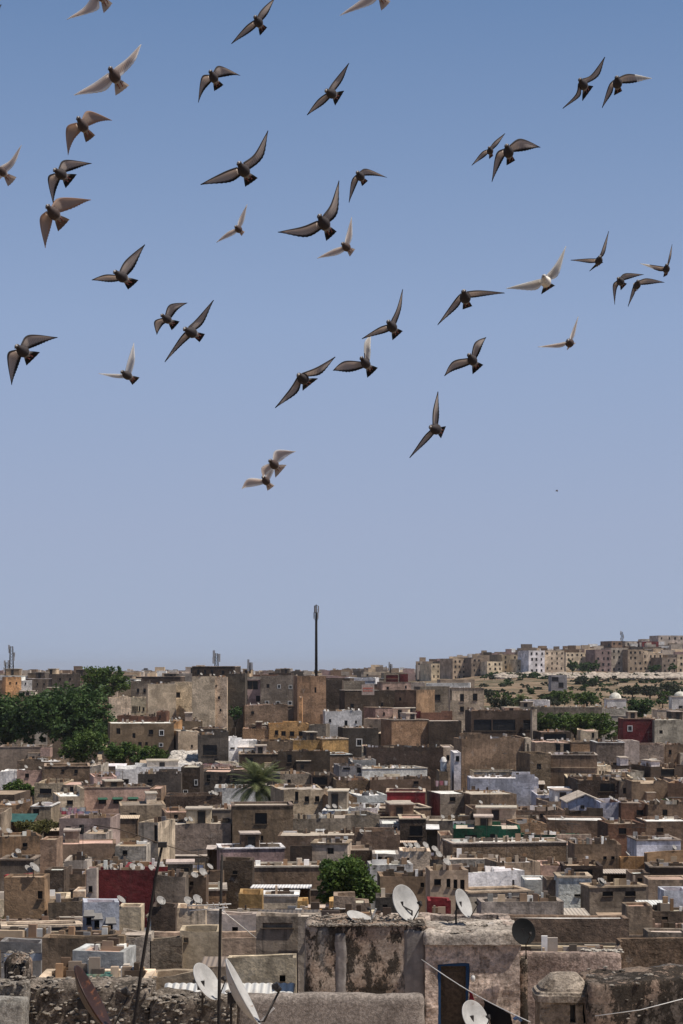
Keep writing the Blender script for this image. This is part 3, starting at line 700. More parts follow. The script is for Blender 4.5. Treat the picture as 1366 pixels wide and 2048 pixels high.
H(0, 36, 1540, 1556, 'wh', 'low white house at the left edge', [], mat='limewash')
H(34, 83, 1538, 1557, 'pk', 'low pinkish white house second from the left edge', [(54,1551,8,8)], mat='limewash')
H(90, 179, 1531, 1563, 'br', 'brown house with two small windows above the pink terrace house', [(126,1541,6,5),(152,1543,7,7)])
H(178, 202, 1528, 1550, 'lg', 'small pale ruined block below the stair path', [], irr=.4)
H(188, 233, 1551, 1575, 'pk', 'pink roof house with a dark red door above the green awnings', [(218,1564,9,15,'door')], mat='limewash')
H(168, 300, 1573, 1608, 'pk', 'long pinkish beige house with three green awning windows', [(205,1603,15,8,'awn'),(235,1603,17,8,'awn'),(266,1603,17,8,'awn')], 'green-awning house', mat='limewash', cop=True, ph=.4, awncol=(.03, .09, .06))
H(300, 322, 1575, 1608, 'br', 'small brown house at the right end of the green-awning house', [])
H(276, 362, 1545, 1592, 'dg', 'dark grey house behind the green-awning house at right', [(300,1562,10,6)])
H(362, 400, 1532, 1588, 'dk', 'dark house with two white framed small windows', [(392,1565,5,9,'white'),(371,1583,7,5,'white')])
H(404, 462, 1526, 1542, 'pk', 'low pinkish white parapet house hung with washing', [], mat='limewash')
H(404, 462, 1541, 1574, 'dg', 'dark grey house with two dark windows below the white parapet', [(417,1556,8,13),(441,1556,6,7)])
H(69, 127, 1564, 1590, 'bg', 'beige house with a wide dark opening beside the small left tree', [(91,1582,24,10)])
H(127, 168, 1567, 1590, 'gr', 'grey house left of the green-awning house', [(150,1580,20,18)])
H(118, 168, 1590, 1614, 'cr', 'low cream house with a swooping wall left of the green awnings', [(140,1605,12,9)], 'swooping cream house', mat='limewash', step=(1.0, 9, .9))
H(0, 63, 1608, 1630, 'tn', 'rusty orange clad house at the left edge', [], 'rusty orange house', rcol='tn')
H(62, 102, 1611, 1630, 'bg', 'beige hut with a pale door right of the rusty orange house', [(72,1622,12,16,'door')])
H(118, 221, 1634, 1671, 'mv', 'mauve grey house with green roof edge and two dark doors', [(136,1661,10,17,'door'),(163,1659,10,20,'door')], 'green-edged house')
H(241, 331, 1608, 1633, 'bg', 'pale house with a tall dark doorway below the green-awning house', [(232,1620,14,20),(266,1627,14,3)], 'tall doorway house')
H(276, 317, 1642, 1702, 'cr', 'pale cream tower house with a dark side', [(312,1665,7,36)], 'cream stub tower', rot=-14)
H(330, 442, 1590, 1610, 'dk', 'dark long house right of the green-awning house', [])
H(317, 462, 1645, 1682, 'gr', 'grey house with a broken top right of the cream stub tower', [(335,1690,3,6),(345,1692,3,6)], irr=.2)
H(330, 400, 1622, 1646, 'br', 'brown house with a low wall above the grey broken-top house', [(352,1632,8,8)])
H(400, 462, 1618, 1646, 'gr', 'grey flat house left of the palm tower', [(420,1632,10,10)])
# middle band
H(457, 520, 1481, 1502, 'wh', 'bright white low house right of the dark grey corner house', [(465,1496,9,3)], 'bright white house', mat='limewash')
H(521, 586, 1480, 1507, 'br', 'brown blank house right of the bright white house')
H(585, 645, 1480, 1502, 'oc', 'pale ochre wall house, left half of a two-tone pair', [], irr=.02)
H(645, 697, 1478, 1502, 'oc', 'deeper ochre wall house, right half of a two-tone pair', [], 'ochre pair', irr=.02)
H(556, 660, 1500, 1537, 'dk', 'dark brown house with a deep doorway behind the palm', [(579,1517,9,16)])
H(660, 704, 1507, 1530, 'br', 'brown house below the ochre pair')
H(733, 887, 1492, 1533, 'dk', 'long very dark wall house right of the ochre pair', [], 'long dark wall house', rcol='dg')
H(724, 735, 1490, 1520, 'cr', 'slim cream pier at the left end of the long dark wall', [])
H(704, 752, 1517, 1540, 'gb', 'grey blue house below the left end of the long dark wall', [])
H(679, 725, 1529, 1549, 'gb', 'small grey hut house with a dark window and a doorway', [(693,1535,14,7),(718,1539,8,14,'door')])
H(724, 855, 1535, 1548, 'wh', 'long low white parapet house below the long dark wall', [(760,1541,6,4),(820,1541,8,4)], 'long white parapet', mat='limewash')
H(560, 622, 1545, 1572, 'gr', 'grey sloping-roofed house right of the palm', [(578,1566,7,14)])
H(622, 672, 1548, 1574, 'dk', 'dark house between the grey sloping roof and the grey hut', [(640,1562,30,16)])
H(672, 740, 1558, 1580, 'br', 'brown house with a long pale ledge below the grey hut', [(690,1579,20,6)])
H(740, 862, 1556, 1582, 'br', 'long brown house with a pale ledge below the white parapet', [(832,1562,10,12)])
H(465, 586, 1610, 1682, 'br', 'stained brown tower house in front of the palm', [(522,1637,24,22),(524,1676,5,9)], 'palm tower')
H(568, 657, 1576, 1622, 'bg', 'crumbling beige house with three worn arched windows', [(593,1592,7,18),(614,1598,9,11),(635,1598,9,11),(582,1608,7,14)], 'crumbling arched house', irr=.35)
H(657, 714, 1590, 1624, 'tn', 'tan brown ruin left of the white house with a grille', [], irr=.4)
H(713, 774, 1588, 1623, 'wh', 'white house with a barred wide window left of the red wall', [(752,1612,32,14,'bars')], 'white grille house', mat='limewash')
H(773, 850, 1582, 1614, 'rd', 'bright dark red house right of the white grille house', [], 'dark red house', mat='limewash', exact=True)
H(760, 862, 1614, 1634, 'br', 'brown terrace house below the dark red house', [])
H(586, 760, 1634, 1664, 'gr', 'grey house under the pale yellow sheet roof', [(560,1668,7,4)])
H(760, 800, 1645, 1672, 'gb', 'small grey house with two white framed openings', [(774,1650,6,7,'white'),(790,1655,8,9,'white')])
H(800, 852, 1636, 1676, 'dk', 'dark house left of the white sheet and the green wall', [(832,1662,26,20)])
H(555, 800, 1668, 1700, 'br', 'long brown house under the beige sheet roof', [(575,1655,4,6)])
H(880, 905, 1668, 1690, 'bg', 'beige house with three slits at the left end of the green wall', [(884,1676,4,9),(891,1676,4,9),(898,1676,4,9)])
H(440, 478, 1524, 1541, 'lg', 'small whitish hut house left of the palm crown', [(469,1535,7,7)], mat='limewash')
H(478, 560, 1506, 1533, 'dk', 'dark low house behind the palm crown', [(500,1520,12,10)])
H(460, 545, 1541, 1575, 'dg', 'dark grey house directly behind the palm fronds', [(470,1556,10,9)])
H(878, 897, 1541, 1562, 'br', 'small brown house under the white roof tower', [])
H(545, 570, 1575, 1610, 'tn', 'narrow ochre tan house right of the palm fronds', [])
# right upper
H(900, 968, 1377, 1444, 'cr', 'cream house with three tall arched windows', [(899,1390,9,18),(924,1395,8,14),(950,1394,9,14),(924,1418,8,10)], 'arched cream house', rcol='bg')
H(942, 1074, 1421, 1470, 'dk', 'ruined dark house of open storeys with pale edges', [(965,1450,36,22),(1008,1450,46,22),(1055,1450,16,20)], 'ruined open-storey house', irr=.25)
H(1064, 1074, 1420, 1462, 'cr', 'slim cream pillar at the right end of the open storeys', [], d=D(1470)*1.02)
H(1052, 1100, 1400, 1416, 'wh', 'small white house on the hillside beside the palm bushes', [], mat='limewash')
H(1102, 1134, 1350, 1380, 'gb', 'dark grey blue house on the hillside below the apartments', [(1110,1358,14,8),(1122,1370,10,10)], d=700)
H(1067, 1204, 1414, 1447, 'gr', 'long grey garden wall house below the hillside trees', [], irr=.05)
H(1203, 1256, 1417, 1446, 'lg', 'pale end of the garden wall below the first dome', [])
H(1246, 1310, 1438, 1482, 'mr', 'maroon house with a small white window at right', [(1260,1457,7,9,'white')], 'right maroon house', mat='limewash', exact=True)
H(1309, 1366, 1440, 1484, 'lg', 'light grey house right of the right maroon house', [(1322,1464,7,7,'cross')])
H(1314, 1380, 1420, 1446, 'cr', 'low cream house above the light grey house at right edge', [])
H(1161, 1196, 1462, 1482, 'cr', 'small cream broken house below the garden', [(1186,1470,5,10)], irr=.3)
H(1082, 1142, 1464, 1486, 'dk', 'low dark house right of the open-storey ruin', [(1110,1474,46,12)])
H(923, 1052, 1474, 1548, 'br', 'big blank brown wall house below the open storeys', [], 'big brown wall house', rcol='dg')
H(1050, 1062, 1474, 1548, 'cr', 'narrow wall end between two big brown walls, sunlight painted cream', [(1056,1495,3,14)], 'narrow cream wall')  # lit end of the brown wall, brightness put into the cream colour
H(1060, 1102, 1505, 1562, 'br', 'brown house with one window right of the narrow cream wall', [(1078,1533,9,11,'cross')])
H(1101, 1194, 1508, 1560, 'br', 'big streaked brown wall house below the light cream house', [], 'streaked brown wall')
H(1070, 1142, 1482, 1512, 'bg', 'beige ruin with a dark doorway above the streaked wall', [(1116,1492,10,20),(1134,1494,14,22)], irr=.4)
H(1142, 1196, 1482, 1512, 'tn', 'tan house with a rubble top above the streaked wall', [], irr=.3)
H(1193, 1249, 1483, 1530, 'gr', 'grey beige blank house right of the streaked wall')
H(1248, 1279, 1480, 1530, 'lg', 'rough pale house front between two grey houses', [], 'rough pale house')
H(1278, 1327, 1487, 1530, 'gr', 'plain grey house right of the rough pale front', [])
H(1326, 1332, 1485, 1526, 'cr', 'thin cream edge of wall near the right border', [])
H(1331, 1380, 1487, 1526, 'br', 'brown house with one window at the right border', [(1340,1504,6,9)])
H(1193, 1222, 1529, 1558, 'cr', 'small cream house with three little windows', [(1200,1545,3,7),(1206,1545,3,7),(1212,1545,3,7)])
H(1221, 1275, 1528, 1540, 'dk', 'low black-stained house right of the small cream house', [])
H(1222, 1290, 1541, 1560, 'lg', 'pale low house with a dark window below the black-stained house', [(1252,1552,14,10)])
H(1300, 1380, 1530, 1560, 'dk', 'dark house with flat roof at the right border', [(1335,1545,28,14)])
H(908, 922, 1503, 1560, 'wh', 'slim white wall left of the big brown wall', [(915,1517,7,10)], mat='limewash')
H(886, 909, 1492, 1532, 'cr', 'cream house behind the white water tower', [(896,1515,6,10)])
H(948, 1034, 1542, 1558, 'lg', 'pale mottled upper house above the pale blue house', [], mat='limewash')
H(940, 1077, 1554, 1586, 'bl', 'long pale blue house below the big brown wall', [], 'pale blue house', mat='limewash')
H(1156, 1242, 1558, 1588, 'dk', 'dark stained house right of the white flat roof', [(1215,1575,30,16)])
H(1241, 1264, 1560, 1590, 'bg', 'small beige house with a dark doorway right of the dark stained house', [(1250,1581,8,11)])
H(1263, 1338, 1560, 1595, 'br', 'brown long house near the right border', [])
H(1336, 1366, 1563, 1600, 'tn', 'tan house at the right border with a sunlit corner', [], rot=-20)
H(1074, 1140, 1588, 1604, 'lv', 'low lavender wing left of the gabled lavender house', [], mat='limewash')
H(1200, 1242, 1602, 1638, 'lv', 'right wing of the lavender house', [], mat='limewash')
H(1242, 1296, 1604, 1640, 'rb', 'reddish brick house right of the lavender house', [(1280,1625,14,10)])
H(1296, 1380, 1606, 1642, 'br', 'brown house right of the reddish brick house', [(1330,1625,10,12)])
H(940, 1034, 1586, 1615, 'br', 'brown house below the pale blue house', [])
H(880, 940, 1585, 1612, 'gr', 'grey low house left of the brown house under the pale blue one', [(905,1598,12,8)])
H(944, 1031, 1615, 1643, 'br', 'brown wall house above the green wall', [])
H(1030, 1130, 1618, 1642, 'br', 'brown house with a dark ledge left of the lavender house', [(1085,1632,10,8)])
H(1130, 1206, 1614, 1640, 'dk', 'dark house in front of the gabled lavender house', [(1150,1622,24,12)])
H(907, 1041, 1655, 1684, 'gn', 'dark green house wall with air conditioners on top', [(942,1675,24,10),(985,1672,10,8)], 'green wall house', mat='limewash', exact=True, cop=False)
H(1040, 1162, 1667, 1684, 'gn', 'lower dark green parapet right of the green wall house', [], mat='limewash', exact=True, cop=False, dep=2.)
H(1038, 1094, 1645, 1670, 'tn', 'tan house rising behind the lower green parapet', [], mat='plaster')
H(1093, 1216, 1638, 1668, 'br', 'long brown house with a pale sloping coping', [(1120,1665,4,3)])
H(1216, 1290, 1645, 1686, 'rb', 'patchy red brown house left of the white house at right', [(1245,1662,16,12)])
H(1290, 1380, 1640, 1680, 'br', 'brown house above the pale white house at right', [(1320,1660,14,8)])
# lower band, left
H(0, 82, 1670, 1722, 'tn', 'ochre brown house at the left edge', [(50,1690,10,8)], 'ochre brown house')
H(80, 113, 1677, 1747, 'br', 'tall narrow brown house right of the ochre brown house', [], 'tall narrow brown house')
H(167, 213, 1665, 1688, 'lg', 'grey white roof block above the grey brown wall', [])
H(111, 231, 1685, 1722, 'br', 'grey brown wall house above the red house', [], irr=.04)
H(230, 292, 1690, 1728, 'lg', 'pale grey house with roof tanks above the red house', [(250,1705,10,9)])
H(0, 66, 1718, 1760, 'gr', 'grey house at the left edge above the red patched house', [])
H(8, 55, 1750, 1790, 'rd', 'red patch of wall on the brown house at left', [], d=D(1822)*1.0, mat='limewash', ph=.3, col2=1)
H(8, 89, 1752, 1852, 'tn', 'brown house with a red painted corner at left', [(80,1790,10,16)], 'red-cornered house')
H(128, 173, 1718, 1760, 'lg', 'rough pale house left of the red house', [], mat='plaster')
H(89, 128, 1738, 1802, 'dk', 'dark recess house left of the rough pale house', [(98,1785,9,14)])
H(120, 170, 1745, 1790, 'br', 'brown house with a small pale bay left of the red house', [])
H(146, 170, 1780, 1806, 'cr', 'tiny cream house with two slots left of the red house', [(155,1792,3,12),(164,1793,3,10)], mat='limewash')
H(172, 312, 1738, 1812, 'mr', 'big maroon house with a row of dishes on its roof', [(283,1747,7,7)], 'maroon house', mat='limewash', exact=True, irr=.05)
H(174, 192, 1736, 1812, 'lg', 'narrow pale corner of the maroon house', [(181,1778,8,12)], d=D(1812)*1.02)
H(250, 370, 1731, 1752, 'rd', 'red parapet house behind the big maroon house', [], mat='limewash', exact=True, d=D(1790)*1.2, cop=False)
H(310, 371, 1749, 1812, 'gr', 'plain grey house right of the maroon house', [], rot=0)
H(370, 412, 1752, 1805, 'br', 'brown house with a small square window right of the maroon house', [(383,1767,8,9)])
H(410, 446, 1742, 1785, 'br', 'brown flat house behind the vertical pole', [])
H(168, 238, 1802, 1874, 'bl', 'white house front with three little hooded windows, its shade painted pale blue', [(178,1840,10,16,'awn'),(194,1847,10,17,'awn'),(221,1854,9,13,'awn')], 'pale blue hooded house', mat='limewash', rot=9)  # shade on the white front is put into the pale blue colour
H(236, 282, 1812, 1862, 'cr', 'lit right side of the hooded-window house, its sunlight painted cream', [(240,1846,5,14)], mat='limewash')  # lit side of the same house, sunlight put into the cream colour
H(96, 168, 1802, 1854, 'br', 'stained brown house left of the hooded-window house', [], irr=.1)
H(302, 351, 1812, 1866, 'dk', 'left face of a flat-roofed box house, shade painted dark brown', [], rcol='wh')  # left face of one house, its shade put into the dark colour
H(350, 411, 1814, 1864, 'cr', 'right face of that box house, sunlight painted cream', [], 'cream box house', mat='plaster', rcol='wh')  # right face of the same house, sunlight put into the cream
H(410, 446, 1818, 1862, 'gb', 'grey blue house behind the vertical pole', [])
H(8, 160, 1852, 1878, 'gr', 'long grey terrace house at lower left', [(24,1868,28,14),(54,1870,22,14)], rcol='gr')
H(84, 243, 1873, 1924, 'br', 'long blank brown wall house at lower left', [], 'long blank brown wall')
H(0, 82, 1883, 1918, 'gb', 'grey blue wall house at the lower left corner', [], 'lower grey blue house')
H(240, 302, 1862, 1902, 'lg', 'rounded pale rooftop house right of the blank brown wall', [], irr=.3)
H(300, 364, 1872, 1902, 'gr', 'small grey house below the pent roof hut', [])
H(360, 440, 1858, 1900, 'cr', 'pale stained house left of the vertical pole', [(372,1880,10,10)], irr=.12, rcol='wh')
# lower band, middle
H(440, 569, 1695, 1722, 'mv', 'long pinkish grey house left of the white box house', [(470,1716,12,5),(520,1729,12,6),(582,1728,13,7)], irr=.03)
H(580, 624, 1690, 1732, 'dk', 'dark house left of the white box house', [])
H(622, 695, 1686, 1731, 'cr', 'white box house with one dark square window', [(661,1702,13,12,'cross')], 'white box house', mat='limewash', rot=-5, rcol='wh')
H(504, 652, 1732, 1770, 'br', 'blank brown wall house left of the leafy tree', [], 'blank brown wall')
H(440, 505, 1719, 1782, 'dk', 'dark house left of the blank brown wall', [(470,1745,10,8)])
H(477, 524, 1785, 1820, 'oc', 'cream yellow block left of the awning shelter', [], mat='limewash')
H(520, 596, 1790, 1816, 'cr', 'cream back wall house under the awning shelter', [], mat='limewash', d=D(1816)*1.09)
H(595, 667, 1800, 1826, 'oc', 'pale yellow scalloped wall below the leafy tree', [], mat='limewash', step=(-.4, .9, -.45), irr=.05)
H(667, 738, 1803, 1832, 'bg', 'beige scalloped wall right of the pale yellow one', [], step=(-1.2, .2, .35), irr=.1)
H(560, 615, 1826, 1856, 'br', 'brown rubble house right of the turquoise-edged shed', [], irr=.3)
H(745, 798, 1705, 1732, 'lg', 'pale house with dark stains behind the leafy tree', [(770,1716,34,14)], irr=.1)
H(695, 745, 1698, 1726, 'dk', 'dark house with washing right of the white box house', [])
H(740, 826, 1727, 1752, 'wh', 'white flat roof house right of the leafy tree', [], mat='plaster', ph=.15, rcol='wh')
H(800, 862, 1700, 1742, 'cr', 'cream stained house left of the three-window house', [(815,1720,8,9)], irr=.08)
H(760, 862, 1750, 1792, 'br', 'brown house behind the sooty dome', [(845,1770,8,9)])
H(752, 822, 1792, 1840, 'dg', 'grey house behind the large roof dish', [(770,1815,10,12)])
H(857, 902, 1800, 1830, 'rd', 'small red box house behind the tilted dish', [], 'small red box', mat='limewash', exact=True)
H(512, 642, 1830, 1900, 'gr', 'grey house under the turquoise-edged roof', [(555,1846,60,20)], 'turquoise-edged house')
H(440, 512, 1826, 1880, 'lg', 'patched pale house right of the vertical pole', [(470,1860,12,12)], irr=.25)
H(596, 642, 1830, 1905, 'lg', 'slim pale house pier beside the foreground block', [(612,1880,8,10)])
# lower band, right
H(860, 937, 1738, 1806, 'bg', 'beige grey house with four dark windows', [(875,1764,14,12),(897,1766,8,17),(911,1768,8,18),(925,1769,9,19)], 'four-window beige house', rot=4)
H(893, 998, 1716, 1744, 'lg', 'whitish grey parapet house above the white roof', [])
H(860, 894, 1716, 1742, 'gr', 'grey block above the four-window beige house', [])
H(910, 1051, 1741, 1784, 'wh', 'white ruinous house with a wide white roof', [(1030,1766,5,10)], 'wide white roof house', mat='limewash', irr=.2, rcol='wh')
H(997, 1082, 1722, 1756, 'bg', 'beige house left of the pinkish white wall', [])
H(1049, 1094, 1757, 1790, 'wh', 'plain white wall house, smaller of two', [], mat='limewash')
H(1093, 1118, 1757, 1795, 'bg', 'small beige house between two white walls', [])
H(1117, 1183, 1753, 1798, 'wh', 'white wall house, larger of two, with a stained top', [(1155,1791,13,5)], 'larger white wall', mat='plaster')
H(1082, 1128, 1729, 1753, 'pk', 'pinkish white house with a dark red edge', [], mat='limewash')
H(1127, 1206, 1729, 1757, 'dk', 'dark house behind the larger white wall', [(1165,1745,40,12)])
H(904, 1135, 1684, 1728, 'br', 'long blank brown house below the green wall', [], 'long brown house')
H(1149, 1243, 1686, 1737, 'br', 'brown house with a pair of small windows', [(1210,1716,7,7),(1226,1716,7,7)], 'paired-window house')
H(1273, 1362, 1679, 1712, 'bl', 'pale bluish white house at right', [(1348,1696,5,6)], 'bluish white house', mat='limewash')
H(1241, 1295, 1712, 1739, 'og', 'light orange box house at right', [], 'orange box house', mat='limewash')
H(1293, 1380, 1701, 1740, 'tn', 'tan brown house right of the orange box', [], irr=.15)
H(1300, 1380, 1733, 1760, 'dk', 'black-stained flat house below the tan brown house', [])
H(1264, 1300, 1745, 1778, 'br', 'brown house below the orange box', [(1280,1760,10,8)])
H(1297, 1380, 1757, 1790, 'bg', 'greyish beige house near the right border', [])
H(1178, 1294, 1772, 1802, 'gr', 'grey house with pale top left of the white pent roof', [(1215,1786,22,12),(1262,1788,22,10)])
H(1328, 1380, 1779, 1812, 'bl', 'light blue block at the right border', [], mat='limewash')
H(936, 1060, 1782, 1806, 'lg', 'pale low house with mottled parapet below the white roof', [(990,1795,8,6)], irr=.1)
H(962, 1128, 1801, 1836, 'lg', 'light grey long wall house above the grey brown wall', [], rot=3, irr=.02)
H(963, 1258, 1834, 1896, 'br', 'long grey brown wall house behind the black dish', [(1165,1862,5,4)], 'long grey brown wall')
H(1253, 1305, 1810, 1880, 'bg', 'grey beige tower with two slits', [(1270,1828,4,10),(1290,1829,4,10)], 'two-slit tower')
H(1303, 1380, 1820, 1862, 'br', 'brown house right of the two-slit tower', [(1330,1840,12,14)])
H(1296, 1380, 1862, 1884, 'gr', 'low grey house right below the two-slit tower', [])
# nearer roofs at lower left
H(144, 248, 1900, 1944, 'wh', 'white house with a pinkish red flat roof at lower left', [], 'white red-roofed house', mat='limewash', rcol='pk', rot=-8, ph=.1, cop=False, dep=1.7)
H(75, 300, 1954, 1972, 'cr', 'cream courtyard house with a green tiled opening', [], 'cream courtyard house', mat='limewash', rcol='wh', ph=.2, d=60, dep=1.9, cop=False, noroom=1, irr=.01)
H(296, 392, 1950, 1975, 'bg', 'beige terrace house with pale parapets', [], mat='limewash', rcol='bg', ph=.35, d=60.6, dep=1.6, noroom=1)
H(455, 592, 1914, 1978, 'cr', 'pale house with a small arched window', [(565,1957,12,13)], 'small arch house', irr=.06)
H(398, 462, 1935, 1968, 'bg', 'plain house under the grey pent roof', [])
# far apartments on the right hill
def APT(x0, x1, yt, yb, col, label, rows=4, cols=3, d=1000, wh=False, nm=None):
    ws = []; W_ = x1 - x0; hh = (yb - yt)
    for r_ in range(rows):
        for c_ in range(cols):
            if rng.random() < .12: continue
            ws.append((x0 + W_ * (c_ + .5 + rng.uniform(-.12, .12)) / cols, yt + hh * (r_ + .55) / (rows + .3), min(4.2, W_ / cols * .4) * rng.uniform(.7, 1.1), min(4.6, hh / rows * .38) * rng.uniform(.8, 1.15), 'bare'))
    H(x0, x1, yt, yb, col, label, ws, nm, d=d, rot=rng.uniform(10, 22), dep=16, mat='limewash', cop=False, irr=.0, ph=1.0, category='apartment block', kind_name='apartment_block', cat2='apartment block')
APT(862, 917, 1327, 1360, 'cr', 'cream apartment block at the left end of the hill row', 3, 6, 1010, nm='left end apartments')
APT(905, 942, 1317, 1362, 'bg', 'beige grey apartment block second from the left on the hill', 4, 4, 990)
APT(942, 976, 1315, 1358, 'gr', 'grey apartment block third from the left on the hill', 4, 3, 985)
APT(974, 1005, 1323, 1354, 'cr', 'low beige apartment block between two taller ones', 3, 3, 975)
APT(1003, 1038, 1309, 1352, 'bg', 'beige plain-sided apartment block left of the big white one', 4, 2, 990)
APT(1034, 1055, 1319, 1352, 'cr', 'narrow cream apartment block just left of the big white one', 4, 3, 970)
APT(1057, 1090, 1301, 1349, 'wh', 'white apartment block with arched centre, the big one', 4, 3, 960, nm='big white apartments')
APT(1089, 1129, 1301, 1344, 'cr', 'cream apartment block joined to the big white one', 4, 4, 965)
APT(1131, 1178, 1305, 1333, 'cr', 'cream apartment block behind the hillside bushes', 3, 5, 1000)
APT(1190, 1223, 1299, 1349, 'mv', 'reddish brown apartment block on the hill', 4, 3, 985, nm='reddish brown apartments')
APT(1221, 1256, 1296, 1347, 'lg', 'grey white apartment block right of the reddish brown one', 4, 3, 990)
APT(1255, 1287, 1299, 1345, 'bg', 'beige apartment block third from the right border', 4, 3, 985)
APT(1285, 1326, 1306, 1345, 'cr', 'cream apartment block second from the right border', 3, 4, 990)
APT(1323, 1354, 1315, 1349, 'gr', 'small grey apartment block near the right border', 3, 3, 980)
APT(1353, 1400, 1309, 1349, 'bg', 'beige apartment block cut by the right border', 3, 3, 985)
APT(1223, 1245, 1282, 1304, 'br', 'small brown block on the ridge beside the ridge mast', 2, 2, 1130)
APT(1250, 1286, 1283, 1304, 'lg', 'pale block on the ridge behind the beige apartments', 2, 3, 1140)
APT(1284, 1318, 1283, 1308, 'mr', 'red block on the ridge near the right border', 2, 3, 1135)
APT(1316, 1372, 1271, 1304, 'lg', 'topmost grey white block on the ridge at the right border', 3, 4, 1150)
APT(1296, 1340, 1278, 1300, 'cr', 'cream block half hidden on the ridge', 2, 3, 1180)
# ------------------------------------------------------------ trees (their pixels are protected from infill houses)
tree(127, 1366, 1486, 188, 352, 'huge dark broadleaf tree mass at left above the pink end wall', n=17000, size=.62, lobes=12, seed=2)
tree(8, 1378, 1500, 92, 362, 'dark tree cut by the left border beside the huge tree', n=8000, size=.62, lobes=9, seed=3)
tree(212, 1332, 1398, 100, 470, 'rounded green tree standing taller behind the huge dark tree', 'leaf_bright', n=7500, size=.55, lobes=9, seed=4)
tree(168, 1458, 1530, 90, 322, 'lighter green tree in front of the huge dark tree', 'leaf_bright', n=6400, size=.36, seed=5)
tree(240, 1480, 1532, 80, 318, 'green tree right of the stair path below the wide brown house', 'leaf_bright', n=5200, size=.36, seed=6)
tree(302, 1492, 1528, 76, 316, 'low green tree next to the pale rubble heap', 'leaf_bright', n=4000, size=.34, seed=7)
tree(38, 1560, 1592, 62, 262, 'small round green tree between low houses at far left', 'leaf_bright', n=4000, size=.3, seed=8)
tree(697, 1708, 1812, 118, 128, 'leafy green tree among the roofs behind the big roof dish', 'leaf_bright', n=12000, size=.24, lobes=10, seed=9)
tree(470, 1412, 1442, 34, 378, 'small dark bush at the foot of the tall dark grey house', n=1800, size=.3, seed=10, name='bush')
tree(1116, 1381, 1410, 42, 560, 'round green tree left of the two domed tombs on the hillside', 'leaf_bright', n=2800, size=.5, seed=11)
tree(1174, 1382, 1412, 58, 555, 'wide round green tree just left of the first domed tomb', 'leaf_bright', n=3600, size=.5, seed=12)
tree(1278, 1396, 1440, 60, 440, 'big dark green tree between the two domed tombs', 'leaf', n=4800, size=.45, seed=13)
tree(1100, 1424, 1468, 84, 377, 'green garden tree at the left of the garden wall row', 'leaf_bright', n=4800, size=.4, seed=14)
tree(1150, 1426, 1466, 100, 376, 'middle green garden tree in the garden wall row', 'leaf_bright', n=4800, size=.4, seed=15)
tree(1196, 1424, 1476, 84, 374, 'green garden tree at the right of the garden wall row', 'leaf_bright', n=4800, size=.4, seed=16)
tree(1060, 1346, 1366, 46, 860, 'dark bush patch below the big white apartments', n=1800, size=.8, seed=17, name='bush')
tree(1090, 1350, 1364, 26, 850, 'small dark bush right of the patch under the white apartments', n=1000, size=.8, seed=18, name='bush')
tree(1012, 1358, 1378, 26, 780, 'single dark bush on the open brown slope', n=1200, size=.7, seed=19, name='bush')
tree(1145, 1320, 1344, 22, 900, 'dark tree before the cream block behind the hillside bushes', n=1400, size=.8, seed=20)
tree(1176, 1322, 1346, 44, 905, 'wide dark bush between cream and reddish brown blocks', n=1800, size=.8, seed=21, name='bush')
tree(1166, 1352, 1370, 40, 800, 'olive bush on the slope above the round green trees', 'leaf_olive', n=1600, size=.7, seed=22, name='bush')
tree(1186, 1354, 1374, 22, 790, 'dark bush at the right end of the slope hedge', n=1000, size=.7, seed=23, name='bush')
tree(1264, 1372, 1390, 46, 620, 'olive tree in the band behind the two domed tombs, left end', 'leaf_olive', n=2200, size=.55, seed=24)
tree(1300, 1370, 1392, 50, 622, 'olive tree in the middle of the band behind the domed tombs', 'leaf_olive', n=2200, size=.55, seed=25)
tree(1344, 1366, 1390, 60, 625, 'olive tree at the right border behind the second domed tomb', 'leaf_olive', n=2600, size=.55, seed=26)
tree(1310, 1330, 1347, 26, 930, 'dark tree before the tan apartment block near the border', n=1200, size=.8, seed=27)
tree(1344, 1326, 1342, 16, 935, 'small dark tree before the small grey apartment block', n=800, size=.8, seed=28)
tree(990, 1344, 1354, 40, 930, 'low dark bush below the low beige apartment block', n=1200, size=.8, seed=29, name='bush')
tree(1002, 1396, 1420, 48, 500, 'olive bush right of the arched cream house', 'leaf_olive', n=2400, size=.45, seed=30, name='bush')
tree(975, 1376, 1392, 24, 600, 'small dry bush behind the arched cream house', 'leaf_olive', n=1000, size=.5, seed=31, name='bush')
tree(1062, 1374, 1398, 18, 650, 'slim cypress-like tree on the slope under the grey blue house', 'leaf', n=1400, size=.5, seed=32)
tree(68, 1643, 1668, 100, 198, 'overgrown yellowish climber below the teal tarpaulin', 'leaf_dry', n=4400, size=.22, seed=33, name='bush')
tree(1332, 1598, 1618, 40, 238, 'small dark bush in a yard near the right border', 'leaf', n=1400, size=.25, seed=34, name='bush')
tree(917, 1838, 1866, 34, 55.5, 'yellow green weeds growing on the foreground roof between dishes', 'leaf_dry', n=1800, size=.06, lobes=5, seed=35, zbase=CZ + (HY - 1868) * 55.5 / F, name='bush')
tree(60, 1826, 1854, 130, 100, 'dry yellowish scrub at the foot of the red-cornered house', 'leaf_dry', n=2600, size=.12, seed=36, name='bush')
palm(516, 1571, 66, 242, 'palm tree with drooping fronds behind the stained tower house')
palm(1040, 1404, 22, 470, 'small palm right of the arched cream house', seed=5, n=36)
R_ = random.Random(5)
